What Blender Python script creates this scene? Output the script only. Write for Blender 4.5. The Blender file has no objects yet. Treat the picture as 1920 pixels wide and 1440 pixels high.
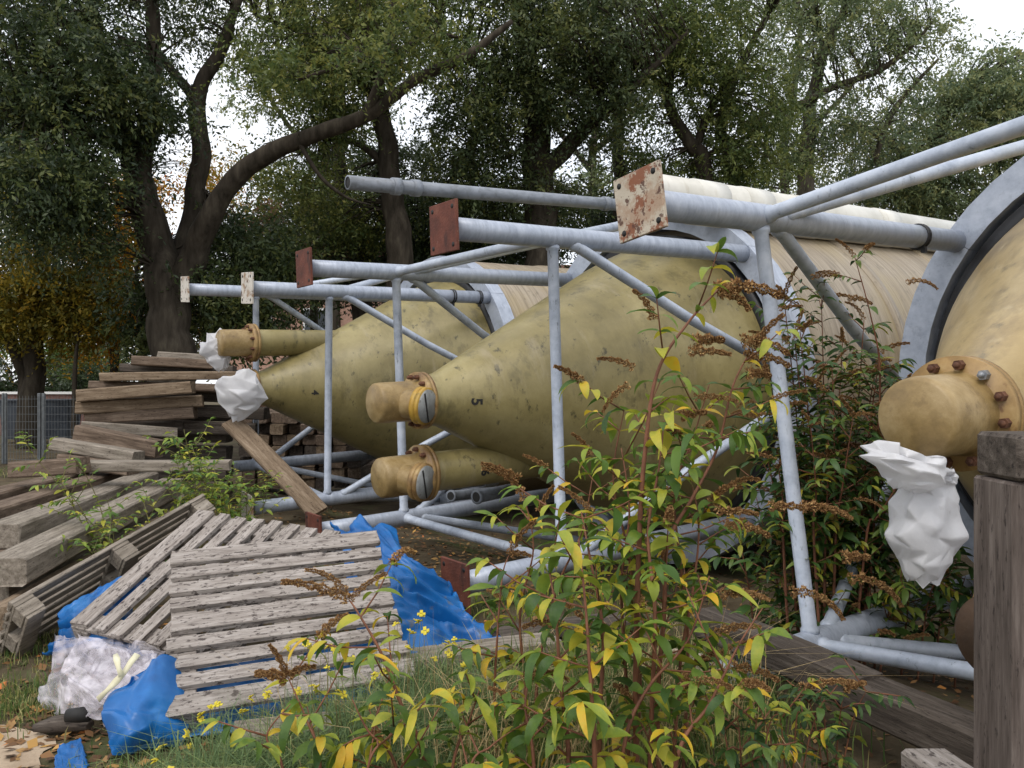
import bpy, math, random
import numpy as np
from mathutils import Vector, Matrix, noise
R = math.radians
random.seed(7); rng = np.random.default_rng(7)
sc = bpy.context.scene
col = sc.collection

# ------------------------------------------------------------------ camera, sky, sun, exposure
CAM_H = 1.55; FPX = 1530.0
cam_d = bpy.data.cameras.new('camera'); cam = bpy.data.objects.new('camera', cam_d); col.objects.link(cam)
cam.location = (0, 0, CAM_H); cam.rotation_euler = (R(90), 0, 0)
cam_d.sensor_width = 36; cam_d.lens = 36*FPX/1920; cam_d.clip_start = .05; cam_d.clip_end = 900
sc.camera = cam
SUN_EL, SUN_AZ = 55, 200          # overcast: a veiled sun behind the camera, slightly left
w = bpy.data.worlds.new('World'); sc.world = w; w.use_nodes = True
nt = w.node_tree; nt.nodes.clear()
sky = nt.nodes.new('ShaderNodeTexSky'); sky.sky_type = 'NISHITA'; sky.sun_disc = False
sky.sun_elevation = R(SUN_EL); sky.sun_rotation = R(SUN_AZ); sky.dust_density = 4; sky.air_density = 1
bg1 = nt.nodes.new('ShaderNodeBackground'); bg1.inputs['Strength'].default_value = .05
bg2 = nt.nodes.new('ShaderNodeBackground'); bg2.inputs['Strength'].default_value = 1.18
# even cloud cover, faintly mottled
tc = nt.nodes.new('ShaderNodeTexCoord'); cn = nt.nodes.new('ShaderNodeTexNoise'); cn.inputs['Scale'].default_value = 2.2; cn.inputs['Detail'].default_value = 4
cr = nt.nodes.new('ShaderNodeValToRGB'); cr.color_ramp.elements[0].color = (.86, .90, .96, 1); cr.color_ramp.elements[1].color = (1, 1, 1, 1)
cr.color_ramp.elements[0].position = .3; cr.color_ramp.elements[1].position = .65
add = nt.nodes.new('ShaderNodeAddShader'); out = nt.nodes.new('ShaderNodeOutputWorld')
L = nt.links.new
L(tc.outputs['Generated'], cn.inputs['Vector']); L(cn.outputs['Fac'], cr.inputs['Fac']); L(cr.outputs['Color'], bg2.inputs['Color'])
L(sky.outputs['Color'], bg1.inputs['Color']); L(bg1.outputs[0], add.inputs[0]); L(bg2.outputs[0], add.inputs[1]); L(add.outputs[0], out.inputs['Surface'])
sd = bpy.data.lights.new('sun', 'SUN'); sd.energy = 1.1; sd.angle = R(25); sd.color = (1, .97, .92)
sun = bpy.data.objects.new('sun', sd); col.objects.link(sun)
sv = Vector((math.sin(R(SUN_AZ))*math.cos(R(SUN_EL)), math.cos(R(SUN_AZ))*math.cos(R(SUN_EL)), math.sin(R(SUN_EL))))
sun.rotation_euler = sv.to_track_quat('Z', 'Y').to_euler()
sc.view_settings.view_transform = 'Standard'; sc.view_settings.look = 'None'
sc.view_settings.exposure = 0.0; sc.view_settings.gamma = 1; sc.view_settings.use_curve_mapping = False
sc.cycles.max_bounces = 6; sc.cycles.transparent_max_bounces = 8

def at(px, py, Y):
    return Vector(((px-960)/FPX*Y, Y, CAM_H-(py-720)/FPX*Y))

# ------------------------------------------------------------------ materials
MT = {}
def srgb(r, g, b):
    f = lambda c: (c/255/12.92 if c/255 <= .04045 else ((c/255+.055)/1.055)**2.4)
    return (f(r), f(g), f(b), 1)
def mat(name, ramp, scale=5, stretch=(1, 1, 1), detail=5, rough=.6, bump=.0, bscale=None, bstretch=None, metallic=0, stains=(), distortion=0,
        trans=0, attr=None, coat=0, nrough=.6, spec=.5, mixnoise=.0, tcol=None):
    """ramp: [(pos, linear rgba)] driven by noise (or by attribute/object random); stains: (rgba, scale, stretch, lo, hi, amount)"""
    m = bpy.data.materials.new(name); m.use_nodes = True; n = m.node_tree.nodes; l = m.node_tree.links.new
    bs = n['Principled BSDF']; o = n['Material Output']
    tcx = n.new('ShaderNodeTexCoord'); oi = n.new('ShaderNodeObjectInfo')
    mul = n.new('ShaderNodeMath'); mul.operation = 'MULTIPLY'; mul.inputs[1].default_value = 37.0
    l(oi.outputs['Random'], mul.inputs[0])
    va = n.new('ShaderNodeVectorMath'); va.operation = 'ADD'
    l(tcx.outputs['Object'], va.inputs[0]); l(mul.outputs[0], va.inputs[1])
    def nz(sc_, st, det, dist=0):
        mp = n.new('ShaderNodeMapping'); mp.inputs['Scale'].default_value = st; l(va.outputs[0], mp.inputs['Vector'])
        t = n.new('ShaderNodeTexNoise'); t.inputs['Scale'].default_value = sc_; t.inputs['Detail'].default_value = det
        t.inputs['Roughness'].default_value = nrough; t.inputs['Distortion'].default_value = dist
        l(mp.outputs[0], t.inputs['Vector']); return t.outputs['Fac']
    base = nz(scale, stretch, detail, distortion)
    fac = base
    if attr:
        if attr == 'object': src = oi.outputs['Random']
        else:
            a = n.new('ShaderNodeAttribute'); a.attribute_name = attr; src = a.outputs['Fac']
        if mixnoise:
            ma = n.new('ShaderNodeMath'); ma.operation = 'MULTIPLY_ADD'; ma.inputs[1].default_value = mixnoise
            sb = n.new('ShaderNodeMath'); sb.operation = 'SUBTRACT'; sb.inputs[1].default_value = .5; l(base, sb.inputs[0])
            l(sb.outputs[0], ma.inputs[0]); l(src, ma.inputs[2]); fac = ma.outputs[0]
        else: fac = src
    cr = n.new('ShaderNodeValToRGB'); e = cr.color_ramp.elements
    while len(e) < len(ramp): e.new(.5)
    for i, (p, c) in enumerate(ramp): e[i].position = p; e[i].color = c if len(c) == 4 else (*c, 1)
    l(fac, cr.inputs['Fac']); cur = cr.outputs['Color']
    for (c, s_, st, lo, hi, am) in stains:
        f = nz(s_, st, 6); mr = n.new('ShaderNodeMapRange'); mr.inputs['From Min'].default_value = lo; mr.inputs['From Max'].default_value = hi
        mr.inputs['To Max'].default_value = am; l(f, mr.inputs['Value'])
        mx = n.new('ShaderNodeMix'); mx.data_type = 'RGBA'; l(mr.outputs[0], mx.inputs['Factor']); l(cur, mx.inputs['A']); mx.inputs['B'].default_value = c if len(c) == 4 else (*c, 1)
        cur = mx.outputs['Result']
    l(cur, bs.inputs['Base Color']); bs.inputs['Roughness'].default_value = rough; bs.inputs['Metallic'].default_value = metallic
    bs.inputs['Coat Weight'].default_value = coat; bs.inputs['Coat Roughness'].default_value = .25; bs.inputs['Specular IOR Level'].default_value = spec
    if bump:
        b = n.new('ShaderNodeBump'); b.inputs['Strength'].default_value = bump; b.inputs['Distance'].default_value = .01
        l(nz(bscale or scale*3, bstretch or stretch, 6), b.inputs['Height']); l(b.outputs[0], bs.inputs['Normal'])
    if trans:
        tr = n.new('ShaderNodeBsdfTranslucent'); ms = n.new('ShaderNodeMixShader'); ms.inputs[0].default_value = trans
        if tcol: tr.inputs['Color'].default_value = tcol
        else: l(cur, tr.inputs['Color'])
        l(bs.outputs[0], ms.inputs[1]); l(tr.outputs[0], ms.inputs[2]); l(ms.outputs[0], o.inputs['Surface'])
    MT[name] = m; return m

mat('fibreglass', [(.3, srgb(112, 102, 62)), (.5, srgb(136, 124, 80)), (.72, srgb(162, 150, 104))], scale=1.1, rough=.42, bump=.12, bscale=30, nrough=.7, detail=8,
    stains=((srgb(104, 94, 58), 1.5, (.8, 2.2, .5), .5, .72, .6), (srgb(62, 57, 36), 3.4, (.8, 1.4, .8), .54, .7, .65), (srgb(46, 44, 32), 9, (1, 1, .6), .6, .67, .75), (srgb(170, 158, 132), 2.1, (.7, 2.5, .5), .58, .76, .45)))
mat('fibreglass_tan', [(.3, srgb(134, 112, 72)), (.5, srgb(162, 140, 94)), (.72, srgb(186, 166, 122))], scale=1.4, stretch=(1, .5, 1), rough=.38, bump=.2, bscale=14, bstretch=(1, .3, 1), nrough=.7, detail=8,
    stains=((srgb(96, 78, 46), 2.6, (1.5, .35, 1.5), .5, .7, .65), (srgb(60, 54, 40), 9, (1.4, .25, 1.4), .58, .7, .55), (srgb(196, 180, 146), 4, (1.6, .3, 1.6), .58, .74, .5)))
mat('fibreglass_body', [(.3, srgb(118, 106, 88)), (.5, srgb(146, 133, 113)), (.7, srgb(166, 154, 134))], scale=2.2, stretch=(.5, 14, .5), rough=.5, bump=.25, bscale=4, bstretch=(.4, 26, .4),
    stains=((srgb(92, 82, 60), 9, (1, 1.6, 1), .58, .68, .45), (srgb(156, 138, 88), .8, (1, 1, 1), .5, .7, .5), (srgb(96, 88, 70), 2, (.6, 3, .5), .56, .74, .5)))
mat('nozzle', [(.3, srgb(108, 88, 54)), (.5, srgb(140, 117, 74)), (.72, srgb(172, 150, 108))], scale=4, rough=.45, bump=.2, bscale=40, nrough=.7,
    stains=((srgb(84, 64, 36), 6, (1, 1, 1), .56, .7, .6), (srgb(190, 178, 150), 5, (1, 1, 1), .62, .75, .5)))
mat('nozzle_shade', [(.3, srgb(56, 42, 32)), (.6, srgb(84, 64, 48)), (.8, srgb(110, 86, 60))], scale=5, rough=.6, bump=.3, bscale=30)  # dark brown puts the shade on the lower outlet into its colour
mat('flange', [(.3, srgb(116, 90, 52)), (.55, srgb(156, 126, 78)), (.75, srgb(182, 156, 108))], scale=7, rough=.5, bump=.2, stains=((srgb(84, 58, 36), 6, (1, 1, 1), .5, .66, .7), (srgb(104, 64, 34), 16, (1, 1, 1), .58, .66, .7)))
mat('flange_yellow', [(.35, srgb(160, 122, 44)), (.6, srgb(190, 156, 66))], scale=9, rough=.5, stains=((srgb(104, 84, 48), 9, (1, 1, 1), .5, .64, .75),))
mat('blind_disc', [(.35, srgb(120, 122, 120)), (.65, srgb(160, 162, 160))], scale=8, rough=.5, stains=((srgb(80, 74, 60), 16, (1, 1, 1), .6, .7, .6),))
mat('galvanised', [(.3, srgb(140, 148, 162)), (.5, srgb(162, 170, 184)), (.75, srgb(184, 191, 203))], scale=5, stretch=(1.5, 4, 1.5), rough=.42, metallic=.15, bump=.05, nrough=.72, detail=8,
    stains=((srgb(112, 119, 128), 14, (.6, 2.4, .6), .56, .72, .5), (srgb(84, 90, 94), 30, (.5, 1.6, .5), .62, .7, .45), (srgb(112, 120, 100), 1.5, (1, 1, 1), .6, .8, .4)))
mat('galvanised_post', [(.3, srgb(144, 153, 168)), (.5, srgb(172, 181, 195)), (.75, srgb(196, 203, 214))], scale=6, rough=.45, metallic=.1, bump=.06, nrough=.7,
    stains=((srgb(88, 92, 96), 26, (1, 1, .35), .6, .68, .6), (srgb(128, 136, 112), 2.0, (1, 1, 1), .6, .8, .3)))
mat('rust_red', [(.3, srgb(76, 40, 30)), (.55, srgb(104, 56, 42)), (.75, srgb(124, 78, 60))], scale=7, rough=.8, bump=.4, bscale=60, stains=((srgb(52, 32, 28), 9, (1, 1, .4), .55, .66, .75), (srgb(150, 128, 112), 30, (1, 1, 1), .66, .7, .6)))
mat('rust_cream', [(.3, srgb(168, 156, 138)), (.6, srgb(190, 180, 162))], scale=4, rough=.65, bump=.25, bscale=50, nrough=.7,
    stains=((srgb(156, 124, 98), 5, (1, 1, 1), .48, .58, .7), (srgb(128, 74, 44), 7, (1, 1, 1), .53, .57, .95), (srgb(78, 44, 30), 16, (1, 1, 1), .56, .6, .9)))
mat('rust_white', [(.3, srgb(184, 176, 164)), (.6, srgb(206, 200, 190))], scale=4, rough=.65, stains=((srgb(138, 104, 70), 11, (1, 1, 1), .52, .62, .9), (srgb(84, 58, 40), 16, (1, 1, 1), .6, .66, .9)))
mat('rust_bolt', [(.3, srgb(66, 40, 28)), (.7, srgb(112, 74, 52))], scale=30, rough=.8)
mat('steel_bolt', [(.3, srgb(112, 116, 120)), (.7, srgb(150, 152, 156))], scale=30, rough=.45, metallic=.5)
mat('dark', [(.3, srgb(18, 17, 16)), (.7, srgb(30, 28, 26))], scale=20, rough=.7)
mat('black_rubber', [(.3, srgb(22, 22, 24)), (.7, srgb(34, 34, 36))], scale=20, rough=.5)
mat('ink', [(.3, srgb(24, 23, 22)), (.7, srgb(40, 38, 34))], scale=50, rough=.7)
mat('white_pipe', [(.3, srgb(186, 184, 174)), (.6, srgb(214, 212, 204))], scale=2, rough=.4, stains=((srgb(170, 160, 140), 3, (1, 3, 1), .6, .75, .4),))
mat('grey_pipe', [(.3, srgb(98, 104, 110)), (.6, srgb(134, 140, 150))], scale=5, stretch=(2, 1, 2), rough=.5, stains=((srgb(78, 80, 80), 12, (1, 1, 1), .56, .7, .5),))
mat('bag', [(.3, srgb(206, 206, 210)), (.6, srgb(230, 230, 232))], scale=3, rough=.35, bump=.35, bscale=26, trans=.4, stains=((srgb(150, 146, 140), 9, (1, 1, 1), .66, .74, .5),))
mat('tarp', [(.3, srgb(9, 78, 138)), (.55, srgb(14, 98, 166)), (.75, srgb(32, 116, 186))], scale=3, rough=.4, bump=.3, bscale=9, stains=((srgb(16, 52, 104), 5, (1, 1, 1), .6, .75, .5), (srgb(112, 110, 96), 7, (1, 1, 1), .6, .7, .7), (srgb(70, 140, 196), 2.2, (1, 1, 1), .55, .7, .5)))
mat('strap', [(.3, srgb(196, 190, 158)), (.7, srgb(222, 218, 190))], scale=10, rough=.6)
def woodmat(name, a, b, c, st, fleck, sc_=3, am=.75):
    mat(name, [(.3, a), (.52, b), (.75, c)], scale=sc_, stretch=st, rough=.85, bump=.5, bscale=sc_*4, nrough=.68, spec=.2,
        stains=((fleck, sc_*5, tuple(x*.55 if x > 1 else x*1.6 for x in st), .58, .64, am), (srgb(70, 72, 54), 1.3, (1, 1, 1), .6, .8, .4)))
mat('pallet_wood', [(.3, srgb(120, 111, 104)), (.52, srgb(154, 146, 139)), (.75, srgb(182, 174, 168))], scale=5, stretch=(1, 9, 9), rough=.85, bump=.6, bscale=16, nrough=.68, spec=.2,
    stains=((srgb(60, 51, 49), 24, (1, 2.2, 2.2), .55, .61, .85), (srgb(92, 84, 80), 7, (1, 7, 7), .55, .64, .6), (srgb(80, 80, 62), 1.7, (1, 1, 1), .56, .76, .45)))
woodmat('timber_brown', srgb(72, 60, 50), srgb(110, 95, 82), srgb(144, 128, 112), (1, 9, 9), srgb(48, 38, 32), 3)
woodmat('timber_tan', srgb(90, 75, 60), srgb(128, 111, 92), srgb(156, 140, 120), (1, 9, 9), srgb(58, 44, 36), 3)
woodmat('timber_grey', srgb(98, 90, 80), srgb(138, 129, 117), srgb(168, 159, 147), (1, 9, 9), srgb(54, 46, 42), 3.4)
woodmat('timber_dark', srgb(54, 48, 43), srgb(84, 76, 69), srgb(116, 107, 99), (1, 10, 10), srgb(34, 29, 28), 3)
woodmat('post_wood', srgb(66, 58, 53), srgb(98, 88, 82), srgb(132, 122, 115), (9, 9, .7), srgb(40, 34, 33), 4)
mat('bark', [(.3, srgb(40, 36, 30)), (.55, srgb(66, 60, 52)), (.8, srgb(90, 84, 72))], scale=7, stretch=(1, 1, .25), rough=.9, bump=1.0, bscale=22, spec=.1, detail=8)
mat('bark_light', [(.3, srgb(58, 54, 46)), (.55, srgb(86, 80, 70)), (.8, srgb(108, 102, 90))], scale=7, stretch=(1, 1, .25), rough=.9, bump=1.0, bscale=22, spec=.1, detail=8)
mat('leaf_dark', [(0, srgb(48, 62, 42)), (.4, srgb(70, 84, 50)), (.75, srgb(96, 104, 56)), (1, srgb(122, 122, 64))], attr='rnd', rough=.45, trans=.38, spec=.35)
mat('leaf_mid', [(0, srgb(70, 88, 48)), (.4, srgb(100, 112, 58)), (.75, srgb(126, 130, 66)), (1, srgb(152, 146, 74))], attr='rnd', rough=.5, trans=.42, spec=.35)
mat('leaf_grey_glare', [(0, srgb(96, 114, 86)), (.5, srgb(126, 138, 94)), (1, srgb(156, 154, 98))], attr='rnd', rough=.5, trans=.42, spec=.35)  # grey-green lightened to imitate sky glare over the background crowns
mat('leaf_autumn', [(0, srgb(92, 96, 44)), (.4, srgb(150, 132, 46)), (.7, srgb(200, 150, 44)), (1, srgb(214, 122, 48))], attr='rnd', rough=.55, trans=.45, spec=.3)
mat('leaf_shrub', [(0, srgb(68, 98, 40)), (.45, srgb(108, 136, 54)), (.8, srgb(150, 164, 62)), (1, srgb(186, 178, 66))], attr='rnd', rough=.5, trans=.35, spec=.35)
mat('leaf_russet', [(0, srgb(96, 76, 62)), (.5, srgb(126, 98, 78)), (1, srgb(142, 112, 84))], attr='rnd', rough=.6, trans=.3, spec=.2)
# buddleia leaves: object random picks green ... yellow, noise varies it over the blade
mat('buddleia_leaf', [(0, srgb(62, 90, 42)), (.32, srgb(98, 126, 50)), (.6, srgb(148, 160, 58)), (.85, srgb(192, 182, 62)), (1, srgb(214, 170, 44))], attr='object', mixnoise=.55, scale=14, rough=.45, trans=.35, bump=.3, bscale=60, spec=.4)
mat('buddleia_green', [(0, srgb(40, 64, 34)), (.5, srgb(64, 94, 44)), (.85, srgb(104, 124, 52)), (1, srgb(186, 170, 56))], attr='object', mixnoise=.4, scale=14, rough=.45, trans=.3, bump=.3, bscale=60, spec=.4)
mat('buddleia_foliage', [(0, srgb(40, 64, 34)), (.5, srgb(66, 96, 44)), (.85, srgb(108, 126, 52)), (1, srgb(180, 166, 56))], attr='rnd', rough=.45, trans=.3, spec=.4)
mat('panicle', [(0, srgb(100, 70, 48)), (.5, srgb(146, 110, 72)), (1, srgb(184, 152, 104))], attr='rnd', rough=.9, spec=.1)
mat('stem', [(.3, srgb(92, 54, 36)), (.6, srgb(124, 80, 56))], scale=20, rough=.7)
mat('stem_green', [(.3, srgb(84, 84, 48)), (.6, srgb(116, 110, 64))], scale=20, rough=.7)
mat('grass', [(0, srgb(66, 92, 46)), (.5, srgb(96, 118, 60)), (.8, srgb(140, 140, 80)), (1, srgb(186, 174, 126))], attr='rnd', rough=.6, trans=.3, spec=.3)
mat('weed', [(0, srgb(82, 104, 70)), (.6, srgb(112, 134, 88)), (1, srgb(146, 158, 98))], attr='rnd', rough=.6, trans=.3, spec=.3)
mat('flower_yellow', [(.3, srgb(214, 196, 40)), (.7, srgb(236, 222, 80))], scale=10, rough=.6, trans=.3)
mat('straw', [(0, srgb(150, 126, 86)), (1, srgb(190, 168, 122))], attr='rnd', rough=.8)
mat('litter', [(0, srgb(78, 56, 38)), (.4, srgb(122, 88, 54)), (.75, srgb(150, 118, 74)), (.94, srgb(182, 140, 74)), (1, srgb(196, 116, 64))], attr='rnd', rough=.7, spec=.3)
mat('soil', [(.3, srgb(52, 44, 34)), (.5, srgb(84, 74, 58)), (.72, srgb(112, 102, 82))], scale=1.6, rough=.95, bump=.9, bscale=22, detail=9, nrough=.72, spec=.1,
    stains=((srgb(66, 82, 42), .9, (1, 1, 1), .52, .66, .7), (srgb(138, 120, 96), 2.1, (1, 1, 1), .6, .7, .5)))
mat('sand', [(.3, srgb(142, 124, 104)), (.6, srgb(178, 160, 138))], scale=3, rough=.95, bump=.7, bscale=40, detail=9, spec=.1, stains=((srgb(98, 84, 66), 5, (1, 1, 1), .56, .68, .7),))
mat('house_wall', [(.3, srgb(176, 158, 132)), (.6, srgb(196, 180, 152))], scale=2, rough=.9)
mat('brick_pink', [(.3, srgb(150, 116, 100)), (.6, srgb(176, 142, 124))], scale=5, rough=.9)
mat('roof_tile', [(.3, srgb(96, 62, 50)), (.6, srgb(122, 84, 68))], scale=4, rough=.9)
mat('glass_dark', [(.3, srgb(34, 40, 46)), (.7, srgb(52, 60, 66))], scale=1, rough=.15)
mat('white_paint', [(.3, srgb(222, 222, 220)), (.7, srgb(236, 236, 234))], scale=3, rough=.4)
mat('red_brick', [(.3, srgb(92, 66, 60)), (.6, srgb(122, 92, 84))], scale=6, rough=.9)
mat('slate', [(.3, srgb(48, 52, 60)), (.6, srgb(66, 72, 80))], scale=3, rough=.8)
mat('wire', [(.3, srgb(84, 88, 90)), (.7, srgb(110, 114, 116))], scale=10, rough=.5, metallic=.3)
mat('tyre', [(.3, srgb(24, 24, 25)), (.7, srgb(36, 36, 37))], scale=10, rough=.8)
# clear film
m = bpy.data.materials.new('clear_film'); m.use_nodes = True; n = m.node_tree.nodes; l = m.node_tree.links.new
bs = n['Principled BSDF']; bs.inputs['Base Color'].default_value = srgb(224, 218, 226); bs.inputs['Roughness'].default_value = .2
tp = n.new('ShaderNodeBsdfTransparent'); ms = n.new('ShaderNodeMixShader'); tx = n.new('ShaderNodeTexNoise'); tx.inputs['Scale'].default_value = 7; tx.inputs['Detail'].default_value = 6
mr = n.new('ShaderNodeMapRange'); mr.inputs['From Min'].default_value = .35; mr.inputs['From Max'].default_value = .65; mr.inputs['To Min'].default_value = .18; mr.inputs['To Max'].default_value = .62
bp = n.new('ShaderNodeBump'); bp.inputs['Strength'].default_value = .6; bp.inputs['Distance'].default_value = .02; l(tx.outputs['Fac'], bp.inputs['Height']); l(bp.outputs[0], bs.inputs['Normal'])
l(tx.outputs['Fac'], mr.inputs['Value']); l(mr.outputs[0], ms.inputs[0]); l(tp.outputs[0], ms.inputs[1]); l(bs.outputs[0], ms.inputs[2]); l(ms.outputs[0], n['Material Output'].inputs['Surface'])
MT['clear_film'] = m

# ------------------------------------------------------------------ mesh helpers
class MB:
    def __init__(s): s.v = []; s.f = []; s.sm = []
    def add(s, v, f, smooth=False):
        o = len(s.v); s.v += [tuple(p) for p in v]; s.f += [tuple(i+o for i in q) for q in f]; s.sm += [smooth]*len(f); return s
    def box(s, c, d, M=None, ch=0.0):
        hx, hy, hz = d[0]/2, d[1]/2, d[2]/2; c = Vector(c)
        if ch <= 0:
            v = [Vector((x*hx, y*hy, z*hz)) for x in (-1, 1) for y in (-1, 1) for z in (-1, 1)]
            f = [(0, 1, 3, 2), (4, 6, 7, 5), (0, 4, 5, 1), (2, 3, 7, 6), (0, 2, 6, 4), (1, 5, 7, 3)]
        else:
            ch = min(ch, hx*.45, hy*.45, hz*.45); v = []; idx = {}
            for x in (-1, 1):
                for y in (-1, 1):
                    for z in (-1, 1):
                        for k in range(3):
                            h = [hx-ch, hy-ch, hz-ch]; h[k] = (hx, hy, hz)[k]
                            idx[(x, y, z, k)] = len(v); v.append(Vector((x*h[0], y*h[1], z*h[2])))
            f = []
            for k in range(3):
                a, b = [(1, 2), (2, 0), (0, 1)][k]
                for sgn in (-1, 1):
                    q = []
                    for (p, r) in ((-1, -1), (1, -1), (1, 1), (-1, 1)):
                        t = [0, 0, 0]; t[k] = sgn; t[a] = p; t[b] = r; q.append(idx[(*t, k)])
                    f.append(tuple(q if sgn > 0 else q[::-1]))
                # edges along axis k
                for p in (-1, 1):
                    for r in (-1, 1):
                        t0 = [0, 0, 0]; t1 = [0, 0, 0]; t0[k] = -1; t1[k] = 1
                        for t in (t0, t1): t[a] = p; t[b] = r
                        q = [idx[(*t0, a)], idx[(*t1, a)], idx[(*t1, b)], idx[(*t0, b)]]
                        f.append(tuple(q))
            for x in (-1, 1):
                for y in (-1, 1):
                    for z in (-1, 1): f.append(tuple(idx[(x, y, z, k)] for k in range(3)))
        v = [(M @ p if M else p) + c for p in v]
        return s.add(v, f)
    def tube(s, pts, rad, n=12, cap=True, smooth=True):
        pts = [Vector(p) for p in pts]; rad = rad if isinstance(rad, (list, tuple)) else [rad]*len(pts)
        v = []; f = []; up = None
        for i, p in enumerate(pts):
            d = (pts[min(i+1, len(pts)-1)]-pts[max(i-1, 0)]).normalized()
            if up is None: up = d.orthogonal().normalized()
            up = (up-d*up.dot(d)); up = up.normalized() if up.length > 1e-6 else d.orthogonal().normalized()
            b = d.cross(up)
            for k in range(n):
                a = 2*math.pi*k/n; v.append(p+(up*math.cos(a)+b*math.sin(a))*rad[i])
        for i in range(len(pts)-1):
            for k in range(n): f.append((i*n+k, i*n+(k+1) % n, (i+1)*n+(k+1) % n, (i+1)*n+k))
        s.add(v, f, smooth)
        if cap:
            o = len(s.v)-len(v)
            s.f.append(tuple(o+k for k in range(n-1, -1, -1))); s.f.append(tuple(o+(len(pts)-1)*n+k for k in range(n))); s.sm += [False, False]
        return s
    def lathe(s, prof, n=48, M=None, smooth=True):
        """prof [(t, r)] round the local Y axis"""
        v = []; f = []
        for (t, r) in prof:
            for k in range(n):
                a = 2*math.pi*k/n; p = Vector((r*math.cos(a), t, r*math.sin(a))); v.append(M @ p if M else p)
        for i in range(len(prof)-1):
            for k in range(n): f.append((i*n+k, i*n+(k+1) % n, (i+1)*n+(k+1) % n, (i+1)*n+k))
        return s.add(v, f, smooth)
    def build(s, name, m, parent=None, loc=None, kind=None):
        me = bpy.data.meshes.new(name); me.from_pydata(s.v, [], s.f); me.materials.append(MT[m] if isinstance(m, str) else m)
        me.polygons.foreach_set('use_smooth', s.sm); me.update()
        o = bpy.data.objects.new(name, me); col.objects.link(o)
        if parent is not None: o.parent = parent
        if loc is not None: o.location = loc
        if kind: o['kind'] = kind
        return o
def npmesh(name, V, F, m, parent=None, rnd=None, kind=None, smooth=False):
    """V (n,3), F (k,4) or (k,3) arrays"""
    me = bpy.data.meshes.new(name); k = F.shape[1]
    me.vertices.add(len(V)); me.vertices.foreach_set('co', V.astype(np.float32).ravel())
    me.loops.add(F.size); me.loops.foreach_set('vertex_index', F.astype(np.int32).ravel())
    me.polygons.add(len(F)); me.polygons.foreach_set('loop_start', np.arange(0, F.size, k, dtype=np.int32))
    me.polygons.foreach_set('use_smooth', np.full(len(F), smooth))
    if rnd is not None:
        a = me.attributes.new('rnd', 'FLOAT', 'FACE'); a.data.foreach_set('value', rnd.astype(np.float32))
    me.update(calc_edges=True); me.validate(); me.materials.append(MT[m])
    o = bpy.data.objects.new(name, me); col.objects.link(o)
    if parent is not None: o.parent = parent
    if kind: o['kind'] = kind
    return o
def inst(src, parent=None, M=None, name=None):
    o = src.copy(); col.objects.link(o)
    if name: o.name = name
    o.parent = parent
    if M is not None: o.matrix_basis = M
    return o
def tag(o, label, cat, group=None):
    o['label'] = label; o['category'] = cat
    if group: o['group'] = group
    return o
def thing(name, label, cat, loc=(0, 0, 0), group=None):
    o = bpy.data.objects.new(name, None); o.empty_display_size = .1; col.objects.link(o); o.location = loc
    return tag(o, label, cat, group)
def meshobj(name, me, parent, M):
    o = bpy.data.objects.new(name, me); col.objects.link(o); o.parent = parent; o.matrix_basis = M; return o
def frame(x, y, z, o):
    return Matrix(((x[0], y[0], z[0], o[0]), (x[1], y[1], z[1], o[1]), (x[2], y[2], z[2], o[2]), (0, 0, 0, 1)))

# ------------------------------------------------------------------ ground
AX = (.8047, .592)
def sstep(a, b, x):
    t = min(1, max(0, (x-a)/(b-a))); return t*t*(3-2*t)
def gz(x, y):
    t = (x+1.13)*AX[0]+(y-6.46)*AX[1]
    d = .30*sstep(.9, 2.6, t)
    near = max(0, 1-math.hypot(x, y-5)/30)
    return -d + near*(.035*noise.noise(Vector((x*.9, y*.9, 0)))+.018*noise.noise(Vector((x*3.1, y*3.1, 5)))) - .02
def axis_pts(lo, hi, step, far):
    a = list(np.arange(lo, hi+1e-6, step)); s = step; x = hi
    while x < far: s *= 1.35; x += s; a.append(x)
    s = step; x = lo; b = []
    while x > -far: s *= 1.35; x -= s; b.append(x)
    return b[::-1]+a
xs = axis_pts(-9, 6, .11, 420); ys = axis_pts(0, 14, .11, 420)
V = np.array([(x, y, gz(x, y)) for y in ys for x in xs]); nx, ny = len(xs), len(ys)
I, J = np.meshgrid(np.arange(nx-1), np.arange(ny-1)); I = I.ravel(); J = J.ravel()
F = np.stack([J*nx+I, J*nx+I+1, (J+1)*nx+I+1, (J+1)*nx+I], 1)
g = npmesh('ground', V, F, 'soil', smooth=True); g['kind'] = 'structure'
# sandy path in the near corner
pb = MB(); pv = []; pf = []
ring = [at(px, py, 1) for px, py in ((-500, 1330), (-200, 1340), (-60, 1346), (30, 1352), (78, 1372), (92, 1400), (70, 1440), (95, 1500), (60, 1700), (-500, 1700))]
NU, NV = 26, 26
for j in range(NV):
    for i in range(NU):
        u, v_ = i/(NU-1), j/(NV-1)
        y = 2.2+v_*1.55; x1 = -1.98-.06*math.sin(y*7)-.05*math.sin(y*17)-(.5*max(0, y-3.5)/.25*.5 if y > 3.5 else 0)
        x = x1-(1-u)*2.2; pv.append((x, y, gz(x, y)+.006))
for j in range(NV-1):
    for i in range(NU-1): pf.append((j*NU+i, j*NU+i+1, (j+1)*NU+i+1, (j+1)*NU+i))
pb.add(pv, pf, True).build('path', 'sand', kind='structure')

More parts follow.
